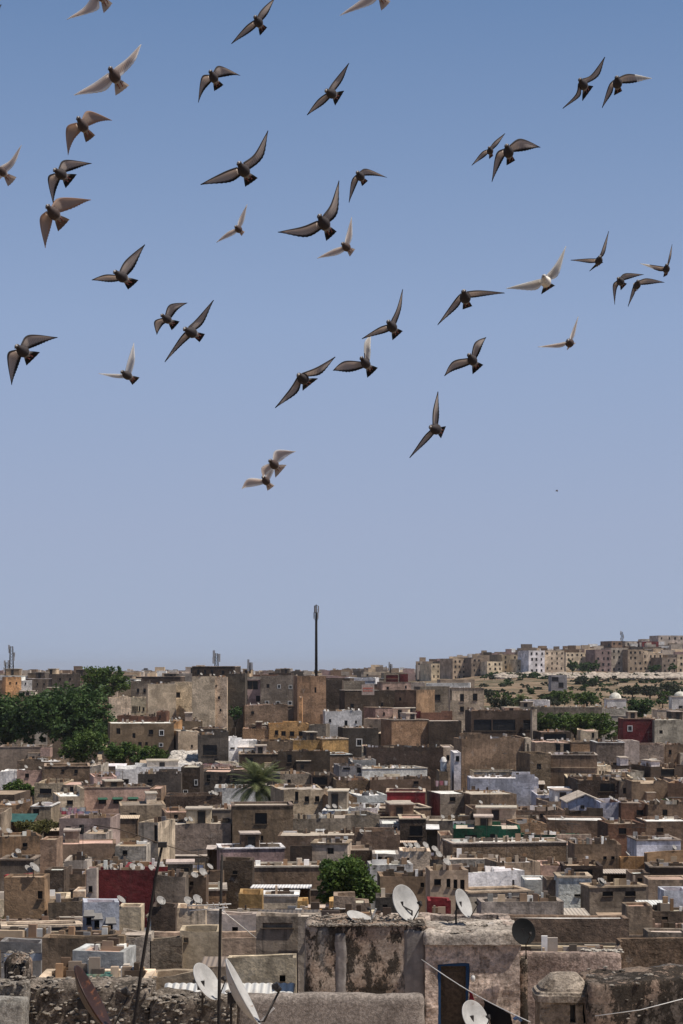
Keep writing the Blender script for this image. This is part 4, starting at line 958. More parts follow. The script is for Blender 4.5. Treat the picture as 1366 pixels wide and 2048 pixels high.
for i in range(46):
    px = R_.uniform(968, 1385); py = R_.uniform(1386, 1412); d = 640 - (py - 1386) * 4.6; wpx = R_.uniform(18, 44)
    tree(px, py - R_.uniform(8, 16), py + 3, wpx, d, 'low green shrub in the belt around the domed tombs', R_.choice(('leaf', 'leaf_bright', 'leaf_olive', 'leaf_olive')), n=420, size=.5, lobes=4, seed=300 + i, name='shrub_bush', group='shrub belt below the slope')
SCRUB = 'small dark scrub bush on the open brown slope'
for i in range(90):     # scrub on the open slope
    px, py = R_.uniform(968, 1380), R_.uniform(1350, 1398); d = 900 - (py - 1350) * 6.2
    tree(px, py - R_.uniform(3, 7), py + 3, R_.uniform(8, 26), d, SCRUB, R_.choice(('leaf', 'leaf_olive', 'leaf_olive')), n=320, size=.6, lobes=3, seed=50 + i, name='scrub_bush', group='scrub on the open slope')

# ------------------------------------------------------------ infill houses between the ones read off the photograph
for a in PROT: pass
def protected(x0, x1, d):
    """highest allowed top (in photo pixels) for a house here so that it hides nothing already placed behind it"""
    lim = 1346
    for r in HOUSES:
        if r['d'] > d - .5:
            ov = min(x1, r['x1']) - max(x0, r['x0'])
            if ov > 1.5: lim = max(lim, r['yb'] - 3)
    for (a, b, yb, dd) in PROT:
        if dd > d - 1 and min(x1, b) - max(x0, a) > 2: lim = max(lim, yb - 3)
    return lim
def blocked(x0, x1, d, dep):
    for r in HOUSES:
        if min(x1, r['x1']) - max(x0, r['x0']) > 1 and r['d'] < d + dep + .3 and d < r['d'] + (r['dep'] or 4) + .3: return True
    for (a, b, yb, dd) in PROT:
        if min(x1, b) - max(x0, a) > 2 and abs(dd - d) < 4 + dep: return True
    return False
hand = list(HOUSES)
for r in hand:
    if r['dep']: continue
    dep = rng.uniform(6, 10)
    for q in hand:
        if q is not r and q['d'] > r['d'] + .2 and min(q['x1'], r['x1']) - max(q['x0'], r['x0']) > 1: dep = min(dep, q['d'] - r['d'] - .25)
    dep = min(dep, 9 * r['d'] ** 2 / (F * max(4., -lerp_tab(RT, r['d'])) - 9 * r['d']))
    r['dep'] = max(dep, .7)
cand = []
d = 76.0
while d < 600:
    x = -120 + rng.uniform(-60, 0)
    while x < 1480:
        wpx = rng.uniform(5.5, 12) * F / d; x0, x1 = x, x + wpx; dep = rng.uniform(4.5, 8) + d * .008; dep = min(dep, 13 * d ** 2 / (F * max(4., -lerp_tab(RT, d)) - 13 * d))
        x = x1 + rng.choice((0.6, .6, .6, 10)) * 1.0
        dd = d + rng.uniform(-3, 3)
        if (x0 + x1) / 2 > 955 and dd > 425: continue
        if x1 < -10 or x0 > 1376: continue
        if blocked(x0, x1, dd, dep): continue
        zt = roofline(dd) + rng.uniform(-2.2, 1.6); yt = HY + (CZ - zt) * F / dd
        lim = protected(x0, x1, dd); yt = max(yt, lim)
        ztop = CZ + (HY - yt) * dd / F; X = ((x0 + x1) / 2 - HX) * dd / F
        if ztop - ground(X, dd) < 2.6: continue
        cand.append(dict(x0=x0, x1=x1, yt=yt, yb=min(2048, yt + 2.6 * F / dd), d=dd, dep=dep))
    d += 6 + d * .026
# visibility: paint near to far in a coarse picture and keep the infill that shows most
def visible(lst):
    buf = np.zeros((420, 690), bool)
    for r in sorted(lst, key=lambda q: q['d']):
        a, b = max(0, int(r['x0'] / 2)), min(690, int(r['x1'] / 2) + 1); t = max(0, int((r['yt'] - 1250) / 2)); tb = min(419, t + int(9 * F / r['d'] / 2))
        if a >= b or t >= 420: r['vis'] = 0; continue
        s = buf[t:tb + 1, a:b]; r['vis'] = int((~s).sum()); buf[t:, a:b] = True
for c in cand: c['hand'] = False
visible(HOUSES + cand)
cand = [c for c in cand if c['vis'] > 20]
cand.sort(key=lambda c: -c['vis']); NF = 300 - (len(HOUSES) - 20) + 12
cand = cand[:NF]
print('hand', len(HOUSES), 'infill', len(cand), 'least visible', cand[-1]['vis'] if cand else None)
for c in cand:
    d = c['d']; col = rng.choices(('br', 'dk', 'gr', 'dg', 'bg', 'cr', 'lg', 'tn', 'wh', 'pk', 'rb'), (20, 12, 20, 8, 12, 7, 9, 6, 4, 3, 2))[0]
    ws = []; wpx = c['x1'] - c['x0']; m = F / d
    for _ in range(rng.choice((0, 1, 1, 2, 2, 3))):
        ws.append((rng.uniform(c['x0'] + .9 * m, c['x1'] - .9 * m), c['yt'] + rng.uniform(1.5, 2.6) * m, rng.uniform(.6, 1.1) * m, rng.uniform(.7, 1.2) * m, rng.choice(('bare', 'bare', 'cross', 'white', 'bars'))))
    c.update(col=col, label=None, wins=ws, nm=None, rot=rng.uniform(-7, 7), mat=rng.choice(('plaster', 'plaster', 'limewash')), hand=False)
    HOUSES.append(c)
for r in HOUSES: build_house(r)

# labels: the rest are told apart by colour and place beside something one can find
LAND = [(r['nm'], (r['x0'] + r['x1']) / 2, (r['yt'] + r['yb']) / 2) for r in HOUSES if r['nm']]
LAND += [('leafy green tree', 697, 1760), ('palm tree', 516, 1565), ('huge dark tree', 118, 1430)]
def relation(px, py, skip=None):
    best = min((l for l in LAND if l[0] != skip), key=lambda l: math.hypot((l[1] - px), (l[2] - py) * 1.6))
    dx, dy = px - best[1], py - best[2]
    if abs(dx) > abs(dy) * 1.3: rel = 'right of' if dx > 0 else 'left of'
    else: rel = 'in front of' if dy > 0 else 'behind'
    return rel, best[0], math.hypot(dx, dy)
ORD = ['nearest', 'second nearest', 'third nearest', 'fourth nearest', 'fifth nearest', 'sixth nearest', 'seventh nearest', 'eighth nearest', 'ninth nearest', 'tenth nearest', 'eleventh nearest', 'twelfth nearest']
buckets = {}
for r in HOUSES:
    if r['label']:
        tag(r['root'], r['label'], r.get('category', 'house'), 'apartment blocks along the hill' if r.get('category') else 'flat-roofed houses of the old town'); continue
    rel, nm, dist = relation((r['x0'] + r['x1']) / 2, r['yt'] + 6)
    buckets.setdefault((r['col'], rel, nm), []).append((dist, r))
for (c, rel, nm), lst in buckets.items():
    lst.sort(key=lambda q: q[0])
    for i, (dist, r) in enumerate(lst):
        o = (ORD[i] + ' ') if len(lst) > 1 else ''
        tag(r['root'], f"{o}{CN[c]} flat-roofed house {rel} the {nm}", 'house', 'flat-roofed houses of the old town')

# ------------------------------------------------------------ sheds, sheet roofs and other single pieces
shed(580, 657, 1635, 1651, (.62, .55, .34), 'pale yellow sheet roof shelter right of the stained palm tower', mat='sheet', skew=-8, d=212)
shed(618, 730, 1664, 1678, (.56, .5, .41), 'long beige sheet roof shelter above the white box house', mat='sheet', d=186)
shed(500, 622, 1769, 1775, 'wh', 'white sheet awning shelter on posts left of the leafy tree', d=128, dep=4, h=3.0)
shed(1099, 1148, 1573, 1585, 'wh', 'white flat sheet roof right of the pale blue house', mat='sheet', d=262)
shed(1075, 1183, 1816, 1833, 'lg', 'grey white sheet roof shed behind the black dish', d=106)
shed(1286, 1350, 1800, 1816, 'wh', 'white corrugated lean-to right of the two-slit tower', d=114)
shed(1200, 1265, 1738, 1746, 'lg', 'open shed with a pale roof and dark inside', d=152, dep=2.5)
shed(652, 700, 1509, 1516, 'pk', 'thin pinkish sheet roof below the ochre pair', d=318, dep=2)
shed(1028, 1122, 1679, 1686, 'wh', 'bright white sheet lying over the lower green parapet', mat='sheet', d=184, dep=2)
shed(850, 879, 1643, 1658, 'wh', 'small crumpled white sheet roof left of the green wall', mat='sheet', d=206, dep=2)
shed(956, 1030, 1641, 1652, 'pk', 'flat pinkish white sheet roof behind the green wall house', mat='sheet', d=205, dep=4)
shed(310, 366, 1867, 1881, 'lg', 'grey white pent roof hut above the cream courtyard', d=86, dep=2.2)
shed(398, 464, 1913, 1940, 'gr', 'weathered grey pent roof behind the white dishes', d=71, dep=2.5, walls='oc')
shed(507, 577, 1857, 1872, 'dk', 'dark wooden box shed with a tilted lid', d=84, dep=1.8, mat='wood', walls='dk', open_front=False)
shed(512, 640, 1819, 1832, 'dg', 'dark debris-covered roof with a turquoise front edge', d=92, dep=2.4, walls='gr')
shed(158, 224, 1943, 1950, (.05, .14, .11), 'green tiled canopy inside the cream courtyard', mat='corrugated', d=60.9, dep=.8, h=.5, walls='wh')
shed(0, 67, 1627, 1643, (.03, .085, .08), 'teal tarpaulin roof at the left border', mat='sheet', d=208)
shed(938, 1052, 1746, 1762, 'wh', 'wide white sheet roof of the white ruinous house', mat='sheet', d=158, dep=3)
shed(1180, 1290, 1767, 1773, 'lg', 'long pale slab roof left of the orange box house', mat='sheet', d=138, dep=2)
shed(412, 450, 1690, 1698, 'lg', 'small pale sheet roof above the brown flat house', mat='sheet', d=180, dep=2)
shed(965, 1076, 1822, 1834, 'bg', 'low pale slab roof in front of the light grey long wall', mat='sheet', d=108, dep=1.5)

# gabled lavender house
def gable_house():
    d = 225; x0, x1 = 1136, 1206; X = ((x0 + x1) / 2 - HX) * d / F; w = (x1 - x0) * d / F; g = ground(X, d)
    ze = CZ + (HY - 1605) * d / F - g; zr = CZ + (HY - 1590) * d / F - g
    root = empty('house', (X, d, g)); tag(root, 'lavender house with a gabled front and two dark windows', 'house', 'flat-roofed houses of the old town')
    m = MB(); m.add([(-w / 2, 0, 0), (w / 2, 0, 0), (w / 2, 0, ze), (0, 0, zr), (-w / 2, 0, ze), (-w / 2, 7, 0), (w / 2, 7, 0), (w / 2, 7, ze), (0, 7, zr), (-w / 2, 7, ze)],
                    [(0, 1, 2, 3, 4), (5, 9, 8, 7, 6), (0, 4, 9, 5), (1, 6, 7, 2)]); m.build('wall', M['limewash'], root, color=PAL['lv'])
    for s in (-1, 1):
        r = MB(); e = Vector((s * (w / 2 + .25), 0, ze - .1)); t = Vector((0, 0, zr + .03)); up = Vector((0, 0, .12))
        a = [e + Vector((0, -.2, .03)), t + Vector((0, -.2, 0)), t + Vector((0, 7.1, 0)), e + Vector((0, 7.1, .03))]
        r.add(a + [q + up for q in a], [(0, 1, 2, 3), (7, 6, 5, 4), (0, 4, 5, 1), (1, 5, 6, 2), (2, 6, 7, 3), (3, 7, 4, 0)]); r.build('roof', M['terrace'], root, color=PAL['lg'])
    for px, py, ww, hh in ((1165, 1614, 8, 7), (1187, 1623, 6, 8), (1165, 1594, 5, 3)):
        s = d / F; mesh_obj('window', WM['cross'], root, (((px - 1171) * s), -.03, CZ + (HY - py) * s - g), None, (ww * s, 1, hh * s))
gable_house()
# two whitewashed tombs with domes
def tomb(px, w_px, yt, ye, yb, d, label):
    s = d / F; X = (px - HX) * s; g = ground(X, d); w = w_px * s; ze = CZ + (HY - ye) * s - g; zt = CZ + (HY - yt) * s - g
    root = empty('domed_tomb', (X, d, g)); tag(root, label, 'tomb', 'domed tombs on the hillside')
    m = MB(); m.box((-w / 2, 0, -1), (w / 2, w, ze)); m.build('wall', M['limewash'], root, color=PAL['wh'])
    m = MB(); m.box((-w / 2 - .1, -.1, ze + .002), (w / 2 + .1, w + .1, ze + .22)); m.build('cornice', M['limewash'], root, color=PAL['lg'])
    r = w * .32; hh = zt - ze - .22; m = MB(); m.lathe([(r * math.cos(a), hh * math.sin(a)) for a in [math.pi / 2 * k / 8 for k in range(8)]] + [(.06, hh), (.06, hh + .5), (.001, hh + .6)], 18, 0, Matrix.Translation((0, w / 2, ze + .2)))
    m.build('dome', M['limewash'], root, color=(.55, .53, .46))
    mesh_obj('door', DOORM, root, (-.3, -.035, 0), None, (.9, 1, min(1.9, ze * .7)))
tomb(1233, 39, 1385, 1399, 1416, 500, 'white domed tomb left of the big dark green tree')
tomb(1364, 40, 1383, 1394, 1412, 505, 'white domed tomb cut by the right border')
# white domed water tower among houses
def tower():
    d = 286; s = d / F; X = (887 - HX) * s; g = ground(X, d); z = lambda y: CZ + (HY - y) * s - g
    g = CZ + (HY - 1543) * s; z = lambda y: CZ + (HY - y) * s - g
    root = empty('water_tower', (X, d, g)); tag(root, 'small white cylindrical roof tower with a round cap', 'tower')
    m = MB(); m.lathe([(.46, 0), (.46, z(1524))], 16); m.build('shaft', M['limewash'], root, color=(.5, .54, .58))
    m = MB(); m.lathe([(.52, z(1524)), (.52, z(1522)), (.36, z(1518)), (.3, z(1515)), (.001, z(1513))], 16); m.build('cap', M['limewash'], root, color=PAL['wh'])
tower()
# sooty round chimney dome
def soot():
    d = 134; s = d / F; X = (801 - HX) * s; g = ground(X, d); z = lambda y: CZ + (HY - y) * s - g; w = 19 * s
    root = empty('domed_chimney', (X, d, g)); tag(root, 'sooty dark domed chimney right of the leafy green tree', 'chimney')
    m = MB(); m.lathe([(w, 0), (w, z(1788)), (w * .93, z(1765)), (w * .86, z(1750)), (w * .7, z(1743)), (w * .3, z(1740)), (.001, z(1739.5))], 18); m.build('wall', M['plaster'], root, color=(.1, .09, .085))
    m = MB(); m.box((-.25, -.25, z(1742)), (.25, .25, z(1733))); m.build('flue', M['plaster'], root, color=PAL['dk'])
soot()
# faded sign wall
def sign():
    d = 398; s = d / F; X = (736 - HX) * s; w = 25 * s; zt = CZ + (HY - 1369) * s; zb = CZ + (HY - 1390) * s
    root = empty('faded_sign', (X, d, zb)); tag(root, 'cream wall panel with faded red lettering on a dark house', 'sign')
    m = MB(); m.box((-w / 2, 0, 0), (w / 2, .2, zt - zb)); m.build('panel', M['limewash'], root, color=(.58, .47, .4))
    m = MB(); hh = zt - zb
    for row, (y0, n) in enumerate(((.32, 6), (.56, 7))):
        for i in range(n):
            x = -w * .4 + w * .8 * i / n; m.box((x, -.02, hh * y0), (x + w * .09, 0, hh * (y0 + .15)))
    m.build('lettering', M['tint'], root, color=(.5, .16, .11))
sign()
# air conditioners on the green wall house
for i, px in enumerate((912, 925)):
    d = 198; p = W(px, 1655, d); root = empty('air_conditioner', p); tag(root, ('left' if i == 0 else 'right') + ' white air conditioner of two above the dark green wall', 'air conditioner', 'air conditioners above the green wall')
    m = MB(); m.box((-.3, 0, 0), (.3, .3, .55)); m.build('casing', M['white'], root)
    m = MB(); m.lathe([(.2, 0), (.2, .02), (.001, .02)], 16, 0, Matrix.Translation((-.03, 0, .28)) @ Matrix.Rotation(math.pi / 2, 4, 'X')); m.build('fan', M['pane'], root)
# masts on the skyline
def tall_mast():
    d = 452; s = d / F; X = (632.5 - HX) * s; zb = CZ + (HY - 1400) * s; z = lambda y: CZ + (HY - y) * s - zb
    root = empty('telecom_mast', (X, d, zb)); tag(root, 'tall slim dark telecom mast rising behind the tall tan block', 'mast')
    m = MB(); m.tube([(0, 0, 0), (0, 0, z(1240)), (0, 0, z(1209))], [.36, .27, .12], 10); m.build('pole', M['pole'], root)
    for k in range(6):
        a = k * math.pi / 3 + .3; h0 = z(1238) if k % 2 else z(1225); m = MB(); x, y = math.cos(a) * .5, math.sin(a) * .5
        m.box((x - .14, y - .1, h0), (x + .14, y + .1, h0 + 1.5)); m.tube([(0, 0, h0 + .7), (x, y, h0 + .7)], .05, 5); m.build('panel_antenna', M['tint'], root, color=(.3, .3, .31))
    m = MB()
    for y_ in (1240, 1226, 1212): m.lathe([(.42, z(y_)), (.42, z(y_) + .12), (.2, z(y_) + .12)], 12)
    m.build('platform', M['iron'], root)
tall_mast()
def lattice(px, yt, yb, wpx, d, label):
    s = d / F; X = (px - HX) * s; zb = CZ + (HY - yb) * s; h = (yb - yt) * s; w = wpx * s / 2
    root = empty('lattice_mast', (X, d, zb)); tag(root, label, 'mast'); m = MB(); n = max(3, int(h / (w * 1.6)))
    cs = [(-1, -1), (1, -1), (1, 1), (-1, 1)]; q = lambda c, t: Vector((c[0] * w * (1 - .35 * t), c[1] * w * (1 - .35 * t), h * t)); r = max(.06, .035 * w + .05)
    for c in cs: m.tube([q(c, 0), q(c, 1)], r * 1.4, 4)
    for k in range(n):
        t0, t1 = k / n, (k + 1) / n
        for i in range(4): m.tube([q(cs[i], t0), q(cs[(i + 1) % 4], t1)], r * .7, 3); m.tube([q(cs[i], t1), q(cs[(i + 1) % 4], t1)], r * .7, 3)
    m.build('lattice', M['iron'], root)
    for k in range(5):
        t = .45 + .13 * k; c = cs[k % 4]; p = q(c, min(1, t)); m = MB(); m.box((p.x - .25 + c[0] * .3, p.y - .2, p.z - .6), (p.x + .25 + c[0] * .3, p.y + .2, p.z + .8)); m.build('panel_antenna', M['tint'], root, color=(.32, .32, .34))
lattice(23, 1293, 1352, 8, 640, 'lattice mast on the skyline at the left border')
lattice(14, 1325, 1352, 7, 650, 'short lattice mast stub left of the taller lattice mast')
lattice(433, 1307, 1334, 7, 447, 'antenna cluster frame on the ruined dark storey')
lattice(1244, 1264, 1290, 4, 1120, 'slim mast on the ridge among the topmost blocks')
lattice(500, 1325, 1347, 2.2, 480, 'thin aerial mast on the skyline left of the tall mast')
lattice(781, 1328, 1346, 2.2, 700, 'small aerial mast on the skyline right of the tall mast')
# pale stair path and rubble heap
def path():
    m = MB(); n = 16; vs = []; fs = []
    for i in range(n + 1):
        y = 1534 - 76 * i / n; d = D(y) * 1.0 + 12; x = 196 + 20 * i / n + 3 * math.sin(i * .9)
        for sx in (-4.5, 4.5): p = W(x + sx, y, d); vs.append(p)
    for i in range(n): fs.append((2 * i, 2 * i + 1, 2 * i + 3, 2 * i + 2))
    m.add(vs, fs); tag(m.build('path', M['terrace'], color=PAL['bg']), kind='structure')
path()
ICO = None
def stones(mb, pts, smin, smax, R, flat=.7, mi=0):
    base = [(0, -1, 0), (.72, -.45, .53), (-.28, -.45, .85), (-.89, -.45, 0), (-.28, -.45, -.85), (.72, -.45, -.53), (.28, .45, .85), (-.72, .45, .53), (-.72, .45, -.53), (.28, .45, -.85), (.89, .45, 0), (0, 1, 0)]
    fc = [(0, 1, 2), (1, 0, 5), (0, 2, 3), (0, 3, 4), (0, 4, 5), (1, 5, 10), (2, 1, 6), (3, 2, 7), (4, 3, 8), (5, 4, 9), (1, 10, 6), (2, 6, 7), (3, 7, 8), (4, 8, 9), (5, 9, 10), (6, 10, 11), (7, 6, 11), (8, 7, 11), (9, 8, 11), (10, 9, 11)]
    for p in pts:
        s = R.uniform(smin, smax); sc = Vector((R.uniform(.7, 1.5), R.uniform(.7, 1.1), R.uniform(.5, 1) * flat)) * s
        rot = Matrix.Rotation(R.uniform(0, 6.3), 3, 'Z') @ Matrix.Rotation(R.uniform(-.4, .4), 3, 'X')
        mb.add([rot @ Vector((v[0] * sc.x * R.uniform(.8, 1.15), v[1] * sc.y * R.uniform(.8, 1.15), v[2] * sc.z * R.uniform(.8, 1.15))) + Vector(p) for v in base], fc, mi)
def rubble():
    R = random.Random(4); m = MB(); pts = []
    for i in range(900):
        t = R.random(); y = 1503 + 28 * t; x = R.uniform(335 + 10 * (1 - t), 400); d = 322 - 14 * t; pts.append(W(x, y + R.uniform(-1, 1), d))
    stones(m, pts, .18, .55, R); o = m.build('rubble_heap', M['limewash'], color=(.52, .48, .43)); tag(o, 'pale heap of building rubble beside the low green tree', 'rubble', kind='stuff')
rubble()
def outcrop():
    R = random.Random(8); m = MB(); pts = []
    for i in range(1500):
        px = R.uniform(1085, 1390) if i > 300 else R.uniform(990, 1080); d = R.uniform(860, 935); X = (px - HX) * d / F
        pts.append((X, d, ground(X, d) + .3))
    stones(m, pts, .4, 2.2, R, .6); tag(m.build('rocky_outcrop', M['limewash'], color=(.42, .36, .3)), 'band of pale rocks on the slope below the apartments', 'rocks', kind='stuff')
outcrop()
# laundry
WHT = ((.7, .7, .7), (.55, .5, .55), (.6, .35, .4), (.25, .3, .45), (.5, .1, .12), (.65, .6, .5))
laundry(869, 902, 1561, 268, 'row of pink and white washing below the slim white wall', ((.7, .5, .52), (.7, .68, .68), (.5, .2, .25)), 11, 1)
laundry(198, 245, 1543, 276, 'line of white washing above the pink roof house', ((.7, .7, .7), (.6, .6, .62)), 8, 2)
laundry(406, 458, 1527, 296, 'line of mixed washing on the white parapet house', WHT, 8, 3)
laundry(702, 738, 1697, 172, 'line of dark washing right of the white box house', ((.1, .1, .16), (.2, .18, .25), (.35, .3, .35)), 13, 4)
laundry(0, 96, 1905, 72, 'line of blue and white washing at the lower left border', ((.5, .53, .6), (.2, .25, .4), (.6, .58, .56), (.35, .15, .2)), 20, 5)
laundry(800, 870, 1460, 352, 'washing hung above the blank orange brown house', WHT, 9, 6)
laundry(640, 720, 1600, 232, 'washing line below the crumbling arched house', WHT, 9, 7)
laundry(985, 1050, 1727, 168, 'white and blue washing in front of the whitish grey parapet', WHT, 14, 8)
laundry(1010, 1060, 1768, 146, 'faded washing before the wide white roof house', WHT, 14, 9)
laundry(120, 200, 1622, 226, 'washing line over the green-edged house', WHT, 8, 10)
# lean-tos and washing lines in the gaps
def free_spot(wpx_lo, wpx_hi, dlo, dhi):
    for _ in range(60):
        d = rng.uniform(dlo, dhi) if rng.random() < .5 else rng.uniform(dlo, (dlo + dhi) / 2); w = rng.uniform(wpx_lo, wpx_hi) * F / d; x0 = rng.uniform(0, 1366 - w); x1 = x0 + w
        if blocked(x0, x1, d, 1.6): continue
        zt = roofline(d) + rng.uniform(-2.5, -.3); y = HY + (CZ - zt) * F / d; lim = protected(x0, x1, d)
        if y < lim: y = lim + rng.uniform(1, 4)
        if CZ + (HY - y) * d / F - ground((x0 + x1) / 2 * d / F - HX * d / F, d) < 2: continue
        return x0, x1, y, d
    return None
sh_n = {}
for i in range(100):
    q = free_spot(1.8, 4.6, 118, 330)
    if not q: continue
    x0, x1, y, d = q; c = rng.choice(('wh', 'lg', 'lg', 'bg', 'cr', 'gr', 'pk')); rise = rng.uniform(2, 9)
    rel, nm, dist = relation((x0 + x1) / 2, y)
    sh_n.setdefault((c, rel, nm), []).append((dist, shed(x0, x1, y - rise, y, c, 'x', d=d, dep=rng.uniform(1.2, 1.6), walls=rng.choice(('br', 'dk', 'gr', 'bg')), open_front=rng.random() < .6, mat=rng.choice(('sheet', 'corrugated', 'sheet')))))
for (c, rel, nm), lst in sh_n.items():
    lst.sort(key=lambda q: q[0])
    for i, (dist, o) in enumerate(lst): tag(o, f"{ORD[i] + ' ' if len(lst) > 1 else ''}{CN[c]} roofed lean-to {rel} the {nm}", 'shed', 'lean-tos among the houses')
ln_n = {}
for i in range(24):
    q = free_spot(2.5, 5, 110, 260)
    if not q: continue
    x0, x1, y, d = q; rel, nm, dist = relation((x0 + x1) / 2, y); ln_n.setdefault((rel, nm), []).append((dist, laundry(x0, x1, y - 10, d, 'x', WHT, 10, 30 + i)))
for (rel, nm), lst in ln_n.items():
    lst.sort(key=lambda q: q[0])
    for i, (dist, o) in enumerate(lst): tag(o, f"{ORD[i] + ' ' if len(lst) > 1 else ''}mixed washing on a line {rel} the {nm}", 'clothesline', 'washing lines on the roofs')
# long low terrace walls between the roofs
tw_n = {}
for i in range(190):
    d = rng.uniform(85, 420) if i % 3 else rng.uniform(85, 220); wpx = rng.uniform(3, 13) * F / d; x0 = rng.uniform(-10, 1370 - wpx); x1 = x0 + wpx
    if (x0 + x1) / 2 > 955 and d > 415: continue
    if blocked(x0, x1, d, .3): continue
    zt = roofline(d) + rng.uniform(-2.6, .6); y = HY + (CZ - zt) * F / d; lim = protected(x0, x1, d)
    if y < lim: y = lim + rng.uniform(0, 3)
    X = ((x0 + x1) / 2 - HX) * d / F; g = ground(X, d); h = CZ + (HY - y) * d / F - g
    if h < 2: continue
    w = wpx * d / F; o = empty('terrace_wall', (X, d, g), math.radians(rng.uniform(-4, 4))); k = rng.choice(('br', 'br', 'gr', 'bg', 'dk', 'lg', 'cr', 'dg', 'tn'))
    wall_shell(w, .3, h, .06, .1, [], rng.choice((.04, .1, .2))).build('masonry', M[rng.choice(('plaster', 'streaky', 'earthen'))], o, color=jit(PAL[k], .2))
    if rng.random() < .5:
        cm = MB(); cm.box((-w / 2 - .03, -.08, h + .05), (w / 2 + .03, .38, h + .13)); cm.build('coping', M['limewash'], o, color=jit(PAL[rng.choice(('lg', 'bg', 'cr'))], .15))
    rel, nm, dist = relation((x0 + x1) / 2, y); tw_n.setdefault((k, rel, nm), []).append((dist, o)); PROT.append((x0, x1, y + 8, d))
for (k, rel, nm), lst in tw_n.items():
    lst.sort(key=lambda q: q[0])
    for i, (dist, o) in enumerate(lst): tag(o, f"{ORD[i] + ' ' if len(lst) > 1 else ''}long {CN[k]} terrace wall {rel} the {nm}", 'wall', 'terrace walls between the roofs')
# dishes: the ones read off the photo, then more on the roofs
DA = math.radians(-38); DE = math.radians(42)
def roof_at(px, py):
    """house whose top edge passes nearest under this pixel"""
    best = None
    for r in HOUSES:
        if r['x0'] + 3 < px < r['x1'] - 3:
            e = abs(r['yt'] - py - 5)
            if best is None or e < best[0]: best = (e, r)
    return best[1] if best else None
DISH = [(240, 1795), (205, 1735), (215, 1742), (222, 1733), (262, 1733), (275, 1738), (300, 1736), (322, 1735), (345, 1722), (385, 1725), (400, 1735), (55, 1742), (66, 1748), (15, 1705), (22, 1710), (320, 1800), (375, 1800), (393, 1795),
        (372, 1685), (380, 1690), (408, 1640), (420, 1642), (425, 1590), (430, 1588), (181, 1655), (500, 1745), (512, 1750), (810, 1695), (820, 1700), (833, 1690), (850, 1700), (893, 1700), (1135, 1535), (1148, 1540), (1160, 1532), (1290, 1545), (1300, 1550),
        (1310, 1545), (1130, 1630), (1222, 1600), (1230, 1595), (1315, 1585), (1325, 1588), (1300, 1590), (1200, 1752), (1205, 1758), (1150, 1690), (1255, 1708), (700, 1550), (745, 1530), (790, 1530), (540, 1530), (512, 1523), (525, 1525), (505, 1522), (650, 1535),
        (1260, 1465), (1268, 1470), (1344, 1468), (1330, 1470), (1115, 1480), (960, 1420), (975, 1425), (420, 1565), (452, 1560), (640, 1620), (655, 1622), (668, 1618), (680, 1622), (690, 1620), (800, 1610), (905, 1625), (885, 1615), (1345, 1640), (1352, 1600),
        (782, 1405), (730, 1440), (600, 1445), (535, 1435), (700, 1560), (950, 1545), (985, 1538), (1090, 1560), (1005, 1595), (1280, 1690), (1350, 1690), (130, 1725), (40, 1600), (15, 1600), (95, 1715)]
used = {}
for px, py in DISH:
    r = roof_at(px, py)
    if not r: continue
    edge = rng.random() < .5 or r['dep'] < 2
    yy = .14 if edge else min(r['dep'] - .14, rng.uniform(.4, 1) * r['dep'])
    z = r['ztop'] if (edge or yy > r['dep'] - .3) else r['ztop'] - .35
    rot = math.radians(r['rot']); lx = (px - (r['x0'] + r['x1']) / 2) * r['d'] / F
    p = Vector((r['X'] + lx * math.cos(rot) - yy * math.sin(rot), r['d'] + lx * math.sin(rot) + yy * math.cos(rot), z))
    used.setdefault(id(r), [r, []])[1].append((px, p))
for r in HOUSES:
    if r.get('vis', 0) > 60 and 120 < r['d'] < 420 and rng.random() < .25 and id(r) not in used and r['x0'] > -5 and r['x1'] < 1372:
        for _ in range(rng.choice((1, 1, 2))):
            px = rng.uniform(r['x0'] + 4, r['x1'] - 4); lx = (px - (r['x0'] + r['x1']) / 2) * r['d'] / F; rot = math.radians(r['rot'])
            yy = rng.choice((.13, r['dep'] - .13))
            used.setdefault(id(r), [r, []])[1].append((px, Vector((r['X'] + lx * math.cos(rot) - yy * math.sin(rot), r['d'] + lx * math.sin(rot) + yy * math.cos(rot), r['ztop']))))
def short(r): return r['root']['label']
POS = {1: [''], 2: ['left ', 'right '], 3: ['left ', 'middle ', 'right '], 4: ['leftmost ', 'second from left ', 'third from left ', 'rightmost ']}
nd = 0
for r, lst in used.values():
    lst.sort(key=lambda q: q[0]); n = len(lst)
    words = short(r).split()
    where = ' '.join(words[:10])
    for i, (px, p) in enumerate(lst):
        pos = POS[n][i] if n in POS else (('leftmost ', 'second ', 'third ', 'fourth ', 'fifth ', 'sixth ', 'seventh ', 'eighth ')[i])
        az = DA + rng.uniform(-.35, .35); sz = rng.uniform(.44, .6)
        lab = f"{pos}satellite dish on the {where}"
        dish(p, az, DE + rng.uniform(-.1, .1), sz, ' '.join(lab.split()[:16]), mast_scale=rng.uniform(.6, 1.1)); nd += 1
print('dishes', nd)
